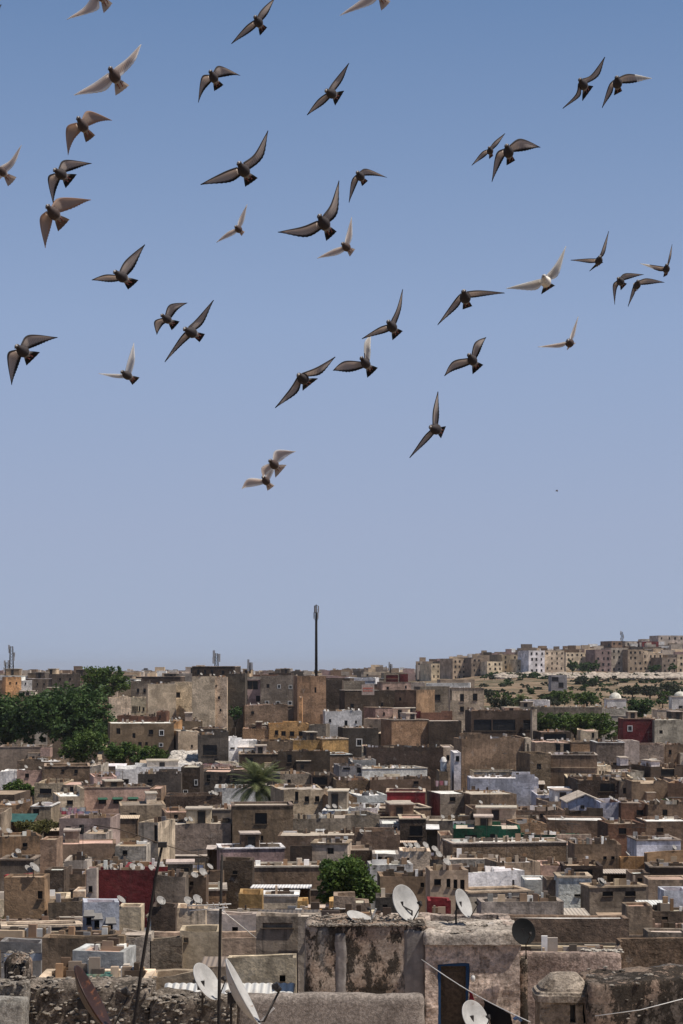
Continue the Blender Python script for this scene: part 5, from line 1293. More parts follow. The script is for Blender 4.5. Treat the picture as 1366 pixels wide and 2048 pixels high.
# aerials and tanks on roofs
k = 0
for r in HOUSES:
    if r.get('vis', 0) > 50 and 115 < r['d'] < 330 and rng.random() < .42 and 5 < r['x0'] and r['x1'] < 1360:
        lx = rng.uniform(-.4, .4) * r['w']; yy = r['dep'] - .12; rot = math.radians(r['rot'])
        p = (r['X'] + lx * math.cos(rot) - yy * math.sin(rot), r['d'] + lx * math.sin(rot) + yy * math.cos(rot), r['ztop'] - .1)
        antenna(p, rng.uniform(1.6, 3.2), ' '.join(('thin television aerial on the ' + short(r)).split()[:16]), rng.uniform(0, 3)); k += 1
    elif r.get('vis', 0) > 60 and r['d'] < 330 and rng.random() < .08 and r['dep'] > 3.2 and r['w'] > 3:
        lx = rng.uniform(-.3, .3) * r['w']; yy = r['dep'] * .3; rot = math.radians(r['rot'])
        p = (r['X'] + lx * math.cos(rot) - yy * math.sin(rot), r['d'] + lx * math.sin(rot) + yy * math.cos(rot), r['ztop'] - .9)
        water_tank(p, rng.uniform(.75, 1.), ' '.join(('round water tank on the ' + short(r)).split()[:16]), rng.choice(((.05, .05, .055), (.6, .6, .58), (.3, .32, .36), (.45, .4, .33))))
# far city beyond: hundreds of houses too small to tell apart
def far_city():
    R = random.Random(21); mb = MB(); cols = [PAL[c] for c in ('br', 'gr', 'bg', 'cr', 'lg', 'lg', 'wh', 'br', 'gr', 'cr', 'dg', 'bg', 'mv')]
    def house(X, d, zt, w, dep, hh):
        c = R.choice(cols); k = R.uniform(.75, 1.15); c = tuple(min(.8, q * k) for q in c); g = zt - hh
        mb.box((X - w / 2, d, g), (X + w / 2, d + dep, zt), 0, c)
        if R.random() < .5: mb.box((X - w * .3, d + dep * .4, zt + .003), (X + w * R.uniform(0, .3), d + dep * .9, zt + R.uniform(1.5, 2.8)), 0, tuple(q * .9 for q in c))
        n = int(w / 3)
        for i in range(n):
            for fl in range(max(1, int(hh / 4))):
                if R.random() < .6:
                    x = X - w / 2 + (i + .5) * w / n; z = zt - 1.6 - fl * 3.1
                    mb.box((x - .5, d - .03, z - .6), (x + .5, d - .002, z + .5), 0, (.02, .02, .022))
    for i in range(2900):
        near = i < 230
        d = R.uniform(610, 950) if near else R.uniform(1000, 3800); px = R.uniform(-60, 690) if near else R.uniform(-60, 1060); X = (px - HX) * d / F
        zt = CZ + (R.gauss(-4.0, .9) if near else R.gauss(-4.6, 1.7) + 2.2 * noise.noise(Vector((px * .012, d * .002, 0))))
        if 600 < px < 860 and not near: zt += .0016 * d * max(0, 1 - abs(px - 760) / 100)
        house(X, d, zt, R.uniform(6, 13), R.uniform(8, 12), 9)
    for i in range(150):   # roofs peeping over the apartment row
        d = R.uniform(1035, 1120); px = R.uniform(850, 1200); X = (px - HX) * d / F
        house(X, d, CZ + lerp_tab([(850, 1.5), (950, 5), (1003, 7.5), (1060, 9.5), (1130, 9), (1200, 10.5)], px) + R.gauss(0, 1.3), R.uniform(6, 11), R.uniform(7, 11), 12)
    for i in range(420):   # on the ridge behind the apartments
        d = R.uniform(1030, 1320); px = R.uniform(1000, 1420); X = (px - HX) * d / F; g = ground(X, d)
        house(X, d, g + R.uniform(4, 7), R.uniform(8, 16), R.uniform(8, 14), 12)
    o = mb.build('distant_city', M['vertex']); tag(o, 'distant town of small flat-roofed houses along the skyline', 'town', kind='stuff')
far_city()
# ------------------------------------------------------------ the near roofs at the bottom of the picture
def roughen(me, cut, amp, freq=1.1, seed=0.):
    bm = bmesh.new(); bm.from_mesh(me); bmesh.ops.remove_doubles(bm, verts=bm.verts, dist=.002)
    for _ in range(7):
        es = [e for e in bm.edges if e.calc_length() > cut]
        if not es or len(bm.verts) > 60000: break
        bmesh.ops.subdivide_edges(bm, edges=es, cuts=1, use_grid_fill=True)
    for v in bm.verts:
        p = v.co * freq + Vector((seed, seed * .7, 0))
        n = noise.noise_vector(p) * .6 + noise.noise_vector(p * 2.7) * .3 + noise.noise_vector(p * 6.5) * .16
        v.co += n * amp
    bm.normal_update(); bm.to_mesh(me); bm.free()
    for p in me.polygons: p.use_smooth = False
    me.update()
def rblock(px0, px1, yt, yb, d, dep, amp=.05, cut=.14, r=.12, topamp=.06, slope=0., seed=0., down=.8):
    """rounded, knocked-about masonry block; returns (mesh builder in local coordinates, origin)"""
    s = d / F; w = (px1 - px0) * s; X = ((px0 + px1) / 2 - HX) * s; zt = CZ + (HY - yt) * s; zb = CZ + (HY - yb) * s - down; h = zt - zb
    nx, ny, nz = max(2, int(w / cut)), max(2, int(dep / cut)), max(2, int(h / cut)); mb = MB(); idx = {}; vs = []; fs = []
    def vid(i, j, k):
        if (i, j, k) in idx: return idx[(i, j, k)]
        p = Vector((-w / 2 + w * i / nx, dep * j / ny, h * k / nz)); q = Vector((max(-w / 2 + r, min(w / 2 - r, p.x)), max(min(r, dep / 2), min(max(dep - r, dep / 2), p.y)), min(h - r, p.z)))
        dlt = p - q
        if dlt.length > 1e-6 and sum(abs(c) > 1e-6 for c in dlt) > 1: p = q + dlt.normalized() * r
        t = max(0, p.z / h); p.z += t * (topamp * (noise.noise(Vector((p.x * .9 + seed, p.y * .9, seed))) + .6 * noise.noise(Vector((p.x * 3.1 + seed, p.y * 3, 7)))) + slope * p.x)
        o = Vector((p.x + X, p.y + d, p.z + zb)) * 1.3 + Vector((seed, 0, 0))
        p += (noise.noise_vector(o) * .55 + noise.noise_vector(o * 2.9) * .3 + noise.noise_vector(o * 7) * .18) * amp
        idx[(i, j, k)] = len(vs); vs.append(p); return idx[(i, j, k)]
    for i in range(nx):
        for k in range(nz): fs.append((vid(i, 0, k), vid(i + 1, 0, k), vid(i + 1, 0, k + 1), vid(i, 0, k + 1))); fs.append((vid(i + 1, ny, k), vid(i, ny, k), vid(i, ny, k + 1), vid(i + 1, ny, k + 1)))
        for j in range(ny): fs.append((vid(i, j, nz), vid(i + 1, j, nz), vid(i + 1, j + 1, nz), vid(i, j + 1, nz)))
    for j in range(ny):
        for k in range(nz): fs.append((vid(0, j + 1, k), vid(0, j, k), vid(0, j, k + 1), vid(0, j + 1, k + 1))); fs.append((vid(nx, j, k), vid(nx, j + 1, k), vid(nx, j + 1, k + 1), vid(nx, j, k + 1)))
    mb.add(vs, fs, 0, True); return mb, Vector((X, d, zb)), w, h
def face_stones(w, h, n, R, z0=.0, top=True, dep=.5, smin=.04, smax=.13):
    pts = []
    for _ in range(n):
        if top and R.random() < .4: pts.append((R.uniform(-w / 2, w / 2), R.uniform(0, dep), h + R.uniform(-.05, .05)))
        else: pts.append((R.uniform(-w / 2, w / 2), R.uniform(-.05, .05), R.uniform(z0, h)))
    m = MB(); stones(m, pts, smin, smax, R, .6); return m
RS = random.Random(77)
def near_terrace():
    m = MB(); m.box((-16, 30, CZ - 20), (16, 53, CZ - 9.5)); tag(m.build('terrace_floor', M['terrace'], color=PAL['bg']), kind='structure')
near_terrace()
# main house block: stained left part, door wall, roof
def near_house():
    d = 52.5; root = empty('house', W(850, 2100, d)); tag(root, 'weathered foreground house with blue framed doorway and lichen-blackened left wall', 'house')
    o0 = root.location
    m, o, w, h = rblock(609, 856, 1848, 2090, d, 2.2, .07, .12, .16, .12, 0, 3.); ob = m.build('wall', M['lichen'], root, o - o0, (.43, .35, .285))
    st = face_stones(w - .2, h, 900, RS, h - .05, True, 2.0, .015, .05)
    q = st.build('roof_debris', M['stone'], root, o - o0); tag(q, kind='stuff')
    # smooth cement repair strips
    for a, b, y0, y1 in ((670, 692, 1866, 2000), (808, 850, 1862, 2040)):
        m, o, w, h = rblock(a, b, y0, y1, d - .02, .2, .07, .08, .03, .05, 0, 3., .3); m.build('cement_strip', M['smooth'], root, o - o0, (.30, .27, .25))
    # door wall
    d2 = 52.3; s = d2 / F; x0, x1, yt = 850, 1040, 1864; w = (x1 - x0) * s; xc = (x0 + x1) / 2; zt = CZ + (HY - yt) * s; zb = CZ + (HY - 2090) * s - 1; h = zt - zb
    pz = lambda y: CZ + (HY - y) * s - zb; px = lambda p: (p - xc) * s
    mb = wall_shell(w, 4.0, h, .12, .3, [(px(876), px(938), .3, pz(1927), .35)], .06)
    loc = Vector(((xc - HX) * s, d2, zb)); me = mb.mesh('wall', [M['old_plaster']]); roughen(me, .16, .09, 1.0, 5.)
    mesh_obj('wall', me, root, loc - o0, None, None, (.56, .445, .37))
    m, o, w2, h2 = rblock(848, 1046, 1864, 1890, d2 - .12, 2.6, .06, .1, .07, .08, 0, 9., 0.); m.build('coping', M['old_plaster'], root, o - o0, (.46, .4, .34))
    st = face_stones(1.9, .02, 500, RS, 0, True, 2.4, .015, .05); q = st.build('roof_debris', M['stone'], root, W(975, 1866, d2) - o0); tag(q, kind='stuff')
    # door frame, leaf
    xa, xb, zd = px(876), px(938), pz(1927); fr = MB(); t = .075
    fr.box((xa - .01, .05, .3), (xa + t, .2, zd - t)); fr.box((xb - t, .05, .3), (xb + .01, .2, zd - t)); fr.box((xa - .01, .05, zd - t), (xb + .01, .2, zd + .01))
    f = fr.build('door_frame', M['tint'], root, loc - o0, (.018, .055, .13))
    dm = MB(); dm.box((xa + t, .26, .3), (xb - t, .3, zd - t - .005)); dm.box((xa + t + .1, .245, zd - 1.1), (xb - t - .1, .26, zd - .25)); dm.box((xb - t - .12, .2, zd - 1.25), (xb - t - .08, .26, zd - 1.1))
    dm.build('door', M['wood'], f, None, None)
near_house()
# small white lamp fitting beside the door
def lamp():
    p = W(946, 1956, 52.1); root = empty('wall_lamp', p); tag(root, 'small white lamp fitting on the wall right of the blue doorway', 'lamp')
    m = MB(); m.lathe([(.02, -.1), (.05, -.08), (.06, 0), (.04, .06), (.001, .07)], 12); m.build('shade', M['white'], root)
    m = MB(); m.box((-.05, .03, -.06), (.05, .12, .06)); m.build('bracket', M['iron'], root)
lamp()
def block_thing(nm, label, cat, px0, px1, yt, yb, d, dep, mat, col, amp=.05, r=.1, topamp=.06, slope=0., seed=0., stone_n=0, cut=.12, smax=.095, part='masonry'):
    m, o, w, h = rblock(px0, px1, yt, yb, d, dep, amp, cut, r, topamp, slope, seed)
    root = empty(nm, o); tag(root, label, cat); m.build(part, M[mat], root, (0, 0, 0), col)
    if stone_n:
        q = face_stones(w, h, stone_n, RS, h * .3, True, dep, .025, smax).build('rubble_stones', M['stone'], root); tag(q, kind='stuff')
    return root
block_thing('plaster_wall', 'low pinkish plaster wall right of the blue doorway', 'wall', 1037, 1244, 1907, 2090, 54, .5, 'old_plaster', (.43, .325, .275), .05, .08, .05, 0, 11, 0)
block_thing('plaster_wall', 'narrow dark buttress where pinkish wall meets the door house', 'wall', 1036, 1056, 1915, 2090, 53.6, .4, 'lichen', (.3, .25, .2), .05, .06, .02, 0, 12)
block_thing('plaster_wall', 'speckled grey rendered wall with rounded top along the bottom', 'wall', 470, 849, 1989, 2100, 46, .45, 'speckled', (.42, .36, .315), .04, .13, .05, 0, 13)
block_thing('rubble_wall', 'tall rough rubble stone wall behind the rusty dish', 'wall', 44, 302, 1972, 2100, 46, 1.2, 'mortar', (.36, .3, .245), .14, .12, .12, 0, 14, 420)
block_thing('rubble_wall', 'lower rough rubble stone wall between the poles and white dishes', 'wall', 298, 472, 1997, 2100, 45.6, .9, 'mortar', (.34, .285, .23), .12, .1, .16, 0, 15, 300)
block_thing('cement_block_wall', 'pale cement block wall stub at the lower left corner', 'wall', -30, 50, 2000, 2100, 43.5, .6, 'old_plaster', (.46, .43, .38), .03, .04, .03, 0, 16)
block_thing('rubble_wall', 'grey rubble wall top behind the pale cement stub', 'wall', -30, 50, 1966, 2100, 45, .8, 'mortar', (.4, .36, .31), .1, .1, .15, 0, 17, 80)
block_thing('wall_stub', 'dark rounded wall stub with a stony right side at lower left', 'wall', 4, 56, 1912, 2040, 60, 1.2, 'lichen', (.3, .26, .22), .08, .35, .05, 0, 18, 60, .12, .08)
H_LATE = dict(label='flat wall', nm=None, x0=1240, x1=1420, yt=1880, yb=1960, col='br', wins=[], d=60, rot=0, dep=.9, mat='old_plaster', hand=True, irr=.03, cop=False, noroom=1, ph=.1)
tag(build_house(H_LATE), 'flat brown house at right border behind the pinkish wall', 'house')
block_thing('wall_stub', 'sloping brown wall shoulder left of the flat brown house', 'wall', 1222, 1244, 1896, 2000, 59.8, .5, 'old_plaster', (.3, .235, .185), .05, .12, .04, .9, 20)
block_thing('rubble_wall', 'dark blackened rubble wall with pale top at lower right corner', 'wall', 1176, 1420, 1962, 2110, 47.5, 2.3, 'lichen', (.15, .125, .105), .1, .1, .1, .06, 21, 60, .12, .09)
# stones on the pinkish wall
def top_stones():
    m = MB(); pts = [W(RS.uniform(1165, 1242), 1906 - RS.uniform(0, 7), 54.2 + RS.uniform(0, .4)) for _ in range(90)]; stones(m, pts, .03, .1, RS, .6)
    tag(m.build('rubble_heap', M['limewash'], color=(.5, .46, .4)), 'pale loose stones heaped on the pinkish wall top', 'rubble', kind='stuff')
top_stones()
def roof_chimney():
    d = 48.; s = d / F; X = (1134 - HX) * s; zb = CZ + (HY - 2100) * s; z = lambda y: CZ + (HY - y) * s - zb
    root = empty('vent_turret', (X, d, zb)); tag(root, 'stubby masonry vent turret with domed cap and two dark slots', 'chimney')
    w = 54 * s; holes = [(6 * s, 17 * s, z(2046), z(2009), .2), (32 * s, 44 * s, z(2046), z(2007), .2)]
    mb = wall_shell(2 * w, 2 * w, z(2004), .05, .15, holes, 0.02); me = mb.mesh('body', [M['old_plaster']]); roughen(me, .1, .035, 2., 2.); mesh_obj('body', me, root, None, None, None, (.33, .265, .2))
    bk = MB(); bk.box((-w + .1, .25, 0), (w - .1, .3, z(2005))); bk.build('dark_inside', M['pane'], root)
    c = MB(); n = 40; prof = [(1.0, z(2006)), (1.15, z(2004)), (1.17, z(1992)), (1.12, z(1990)), (1.1, z(1986)), (.97, z(1984)), (.95, z(1979)), (.5, z(1956)), (.3, z(1953)), (.001, z(1952))]
    vs = []; fs = []
    for r, zz in prof:
        for k in range(n):
            a = 2 * math.pi * (k + .5) / n; ca, sa = math.cos(a), math.sin(a); q = (abs(ca) ** 5 + abs(sa) ** 5) ** (-1 / 5)
            p = Vector((ca * q * r * w, w + sa * q * r * w, zz)); p += noise.noise_vector(p * 5) * .014; vs.append(p)
    for i in range(len(prof) - 1):
        for k in range(n): k2 = (k + 1) % n; fs.append((i * n + k, i * n + k2, (i + 1) * n + k2, (i + 1) * n + k))
    c.add(vs, fs, 0, False); c.build('cap', M['old_plaster'], root, None, (.36, .3, .24))
roof_chimney()
# corrugated roof
def corr_roof():
    d = 52; root = empty('corrugated_roof', W(460, 2010, d)); tag(root, 'white corrugated sheet roof with ribs below the small arch house', 'roof'); o = root.location
    m = MB(); x0, x1, n = 330, 590, 156; vs = []; fs = []
    for i in range(n + 1):
        x = x0 + (x1 - x0) * i / n; k = .035 * (abs(math.sin(math.pi * i / n * 18)) ** .6)
        a = W(x - 6, 1999, d) - o; b = W(x, 1968, d + 1.6) - o; vs += [a + Vector((0, 0, k)), b + Vector((0, 0, k)), a + Vector((0, 0, k - .05)), b + Vector((0, 0, k - .05))]
    for i in range(n): q = 4 * i; fs += [(q, q + 4, q + 5, q + 1), (q + 2, q + 3, q + 7, q + 6), (q, q + 2, q + 6, q + 4), (q + 1, q + 5, q + 7, q + 3)]
    m.add(vs, fs); m.build('sheet', M['corrugated'], root, None, (.6, .59, .56))
    b = MB(); a = W(334, 2004, d + .1) - o; c = W(584, 2004, d + .1) - o; b.box((a.x, a.y, a.z - 1.5), (c.x, a.y + 1.4, a.z + .02)); b.build('wall', M['old_plaster'], root, None, (.3, .26, .2))
corr_roof()
# near dishes
def near_dish(px, py, d, diam, n, label, meshes=None, mast_px=None, roll=0.):
    c = W(px, py, d); n = Vector(n).normalized(); root = empty('satellite_dish', W(*(mast_px or (px, py + 60)), d)); tag(root, label, 'satellite dish', 'satellite dishes on the near roofs')
    x = Vector((0, 0, 1)).cross(n).normalized(); y = n.cross(x); R3 = Matrix((x, y, n)).transposed(); T = Matrix.Translation(c - root.location) @ R3.to_4x4() @ Matrix.Rotation(roll, 4, 'Z') @ Matrix.Scale(diam, 4)
    mm = meshes or DM_W
    o = mesh_obj('reflector', mm[0], root); o.matrix_local = T; o = mesh_obj('feed_arm', mm[1], root); o.matrix_local = T
    b = c - root.location - n * .06; m = MB(); m.tube([(0, 0, (CZ - 9.55 - root.location.z) if (mast_px and mast_px[1] > 2060) else -.25), (0, 0, max(.1, b.z - .15)), b], .026, 8); m.box((b.x - .08, b.y - .05, b.z - .1), (b.x + .08, b.y + .05, b.z + .1)); m.build('mast', M['iron'], root)
near_dish(169, 2004, 38, 1.34, (.87, .02, .48), 'large rusty brown satellite dish in front of the rubble wall', DM_R, (178, 2080))
near_dish(406, 1968, 44.5, .9, (.78, -.34, .52), 'round grey white dish behind the vertical pole', None, (405, 2012))
near_dish(469, 1993, 38, 1.36, (.88, .03, .46), 'large white dish seen nearly edge-on right of the vertical pole', None, (462, 2080))
near_dish(804, 1809, 53.6, 1.0, (.72, -.58, .38), 'large pale dish on the foreground roof, tallest of its row', None, (824, 1850))
near_dish(921, 1809, 53.8, .8, (.82, -.42, .40), 'tilted pale dish on the foreground roof beside the yellow green weeds', None, (912, 1852))
near_dish(719, 1843, 53.4, .78, (.36, -.24, .9), 'pale dish lying tipped back on the foreground roof', None, (735, 1856))
near_dish(1044, 1864, 51.9, .68, (.42, -.86, .28), 'black mesh dish above the right corner of the door house', DM_B, (1052, 1899))
near_dish(944, 2038, 44, .78, (.66, -.6, .46), 'white dish at the bottom edge before the blue doorway', None, (955, 2085))
# poles, cables, aerial
def pole(label, pts, rad, nm='wooden_pole'):
    root = empty(nm, pts[0]); tag(root, label, 'pole', 'dark poles rising from the near roofs'); m = MB(); q = [p - pts[0] for p in pts]; n = len(q)
    m.tube(q, [rad * (1 - .35 * i / (n - 1)) for i in range(n)], 9); m.build('shaft', M['pole'], root); return root
r1 = pole('leaning dark wooden pole at lower left', [W(250, 2248, 42), W(264, 2080, 42), W(284, 1930, 42), W(303, 1810, 42), W(313, 1745, 42), W(325, 1688, 42)], .042)
c = MB(); c.box((-.09, -.06, -.05), (.09, .06, .06)); c.build('cap_fitting', M['iron'], r1, W(325, 1690, 42) - r1.location)
r2 = pole('vertical dark wooden pole before the white dishes', [W(433, 2248, 42), W(437, 2080, 42), W(439, 1950, 42), W(441, 1830, 42), W(444, 1710, 42)], .042)
m = MB(); o = r2.location
def rod(a, b, r): m.tube([W(*a) - o, W(*b) - o], r, 5)
rod((374, 1812, 42.0), (462, 1808, 41.6), .014); rod((380, 1822, 42.2), (455, 1815, 41.5), .012)
for i in range(7): x = 378 + i * 12; rod((x, 1806 - (i % 2), 41.5), (x + 6, 1817, 42.4), .009)
m.build('aerial_rods', M['white'], r2)
def cable(label, pts, r=.012, mat='iron'):
    P = [W(*p) for p in pts]; m = MB(); m.tube([p - P[0] for p in P], r, 5); ob = m.build('cable', M[mat], None, P[0]); tag(ob, label, 'cable', 'cables strung between the near roofs')
cable('cable running from the leaning pole top up to the left', [(325, 1689, 42), (280, 1672, 43), (236, 1658, 44), (188, 1650, 45)], .012, 'wood')
cable('cable running from the leaning pole top to the right', [(325, 1689, 42), (370, 1702, 44), (418, 1716, 47)], .01, 'wood')
cable('white guy wire slanting down from the vertical pole', [(442, 1820, 42), (470, 1842, 43), (512, 1876, 44)], .012, 'white')
cable('thin wire crossing the dark wall at the lower right corner', [(1190, 2032, 45), (1280, 2020, 45), (1380, 1994, 45)], .01, 'white')
def near_line():
    a, b = W(843, 1919, 51.8), W(1060, 2044, 45.5); root = empty('clothesline', a); tag(root, 'slanting clothesline with black and red clothes before the blue doorway', 'clothesline')
    m = MB(); pts = [a.lerp(b, t / 8) - Vector((0, 0, .10 * math.sin(math.pi * t / 8))) - a for t in range(9)]; m.tube(pts, .012, 5); m.build('rope', M['white'], root)
    def cloth(t0, t1, drop, col, nm, prof=None):
        c = MB(); vs = []; fs = []; nx, nz = 12, 10
        for j in range(nz + 1):
            for i in range(nx + 1):
                u = i / nx; t = t0 + (t1 - t0) * u; p = a.lerp(b, t) - Vector((0, 0, .10 * math.sin(math.pi * t))) - a
                dd = drop * (prof(u) if prof else 1); vs.append(p + Vector((.03 * math.sin(j * .5 + u * 5), .07 * math.sin(u * 12 + j * .3) * (.3 + j / nz), -dd * j / nz - .005)))
        for j in range(nz):
            for i in range(nx): q = j * (nx + 1) + i; fs.append((q, q + 1, q + nx + 2, q + nx + 1))
        c.add(vs, fs, 0, True); c.build(nm, M['cloth'], root, None, col)
    cloth(.60, .85, .75, (.012, .011, .012), 'black_garment', lambda u: 1.0 if .25 < u < .62 else (.55 if u <= .25 else .8))
    cloth(.465, .515, .42, (.22, .02, .03), 'red_garment')
    cloth(.87, .93, .1, (.1, .16, .3), 'blue_cloth')
near_line()
def board(label, a, b, w, col, nm='plank'):
    A, B = W(*a), W(*b); root = empty(nm, A); tag(root, label, 'plank', 'boards lying on the foreground roof'); v = B - A; L = v.length; m = MB(); m.box((-w / 2, -.02, 0), (w / 2, .02, L)); ob = m.build('board', M['tint'], root, None, col)
    ob.rotation_euler = v.to_track_quat('Z', 'Y').to_euler()
board('white board leaning up right of the tipped back dish', (738, 1853, 53.3), (752, 1817, 53.3), .07, (.6, .58, .54))
board('short pale board crossing under the tallest dish', (766, 1852, 53.2), (790, 1838, 53.1), .09, (.52, .45, .36))
board('thin pale stick below the tallest dish', (788, 1841, 53.0), (804, 1856, 53.0), .05, (.55, .5, .44))
board('grey plank lying right of the yellow green weeds', (945, 1862, 53.6), (985, 1846, 53.9), .16, (.42, .38, .34))
board('white plank on the roof end beside the black dish', (958, 1866, 53.4), (982, 1858, 53.6), .14, (.62, .6, .57))
board('pale stick poking up at the bottom right of the speckled wall', (515, 2050, 44), (548, 2016, 44), .05, (.5, .48, .45))

# ------------------------------------------------------------ pigeons
def birdmats(k, wing_in, wing_edge, trans, body, neck, tail):
    n = NT('underwing_' + k); at = n.n('ShaderNodeAttribute', attribute_name='fx'); sp = n.n('ShaderNodeSeparateColor'); n.l(at.outputs['Color'], sp.inputs[0]); s_, c_ = sp.outputs[0], sp.outputs[1]
    edge = n.math('MAXIMUM', n.math('MAXIMUM', n.ramp(c_, .70, .86), n.ramp(s_, .80, .97)), n.ramp(c_, .15, .04, 0, .9))
    rays = n.n('ShaderNodeTexWave', wave_type='BANDS', bands_direction='X'); cb = n.n('ShaderNodeCombineXYZ'); n.l(n.math('ADD', n.math('MULTIPLY', s_, 1.), n.math('MULTIPLY', c_, .10)), cb.inputs[0]); n.l(cb.outputs[0], rays.inputs['Vector']); rays.inputs['Scale'].default_value = 7.
    feather = n.math('MULTIPLY', n.ramp(rays.outputs['Fac'], .4, .0, 0, .7), n.ramp(c_, .3, .55))
    cc = n.mix(n.ramp(c_, .2, .6, .0, .25), wing_in, tuple(x * .75 for x in wing_in)); cc = n.mix(feather, cc, tuple(x * .45 for x in wing_in)); cc = n.mix(edge, cc, wing_edge)
    a = n.bsdf(cc, .7, None, 0, .2); b = n.n('ShaderNodeBsdfTranslucent'); n.l(cc, b.inputs[0]); m = n.n('ShaderNodeMixShader'); m.inputs[0].default_value = trans; n.l(a, m.inputs[1]); n.l(b.outputs[0], m.inputs[2])
    wing = n.fin(m.outputs[0])
    n = NT('plumage_' + k); at = n.n('ShaderNodeAttribute', attribute_name='fx'); sp = n.n('ShaderNodeSeparateColor'); n.l(at.outputs['Color'], sp.inputs[0])
    cc = n.mix(n.ramp(sp.outputs[0], .44, .60), neck, body); tc = n.n('ShaderNodeTexCoord').outputs['Object']
    cc = n.mix(1., cc, n.grey(n.ramp(n.noise(tc, 40, 4, .6), .3, .7, .75, 1.25)), 'MULTIPLY'); plum = n.fin(n.bsdf(cc, .75, None, 0, .25))
    n = NT('tail_' + k); at = n.n('ShaderNodeAttribute', attribute_name='fx'); sp = n.n('ShaderNodeSeparateColor'); n.l(at.outputs['Color'], sp.inputs[0])
    cc = n.mix(n.ramp(sp.outputs[0], .2, .5), body, tail); a = n.bsdf(cc, .7, None, 0, .2); b = n.n('ShaderNodeBsdfTranslucent'); n.l(cc, b.inputs[0]); m = n.n('ShaderNodeMixShader'); m.inputs[0].default_value = trans * .7; n.l(a, m.inputs[1]); n.l(b.outputs[0], m.inputs[2])
    return [plum, wing, n.fin(m.outputs[0]), M['foot'], M['beak']]
M['foot'] = simple('pigeon_foot', (.2, .06, .05), .7, 0, .2, 30); M['beak'] = simple('pigeon_beak', (.36, .34, .33), .5, 0, .2, 30)
BK = dict(d=birdmats('slate', (.68, .60, .55), (.045, .041, .043), .62, (.31, .295, .285), (.045, .038, .039), (.018, .017, .019)),
          p=birdmats('pale', (.80, .71, .66), (.93, .92, .9), .7, (.42, .37, .35), (.075, .052, .047), (.55, .48, .44)),
          b=birdmats('brown', (.60, .48, .41), (.50, .36, .29), .55, (.30, .26, .24), (.075, .055, .05), (.2, .14, .115)),
          w=birdmats('white', (.80, .76, .71), (.9, .9, .88), .62, (.80, .76, .69), (.78, .73, .66), (.03, .028, .028)),
          g=birdmats('whitewing', (.85, .83, .82), (.9, .9, .9), .6, (.27, .255, .25), (.055, .048, .048), (.06, .05, .048)))
CROPS = {1: (0, 0, 2.97), 2: (0, 280, 2.97), 3: (400, 0, 2.732), 4: (400, 540, 2.732), 5: (860, 80, 2.7), 6: (800, 420, 2.413)}
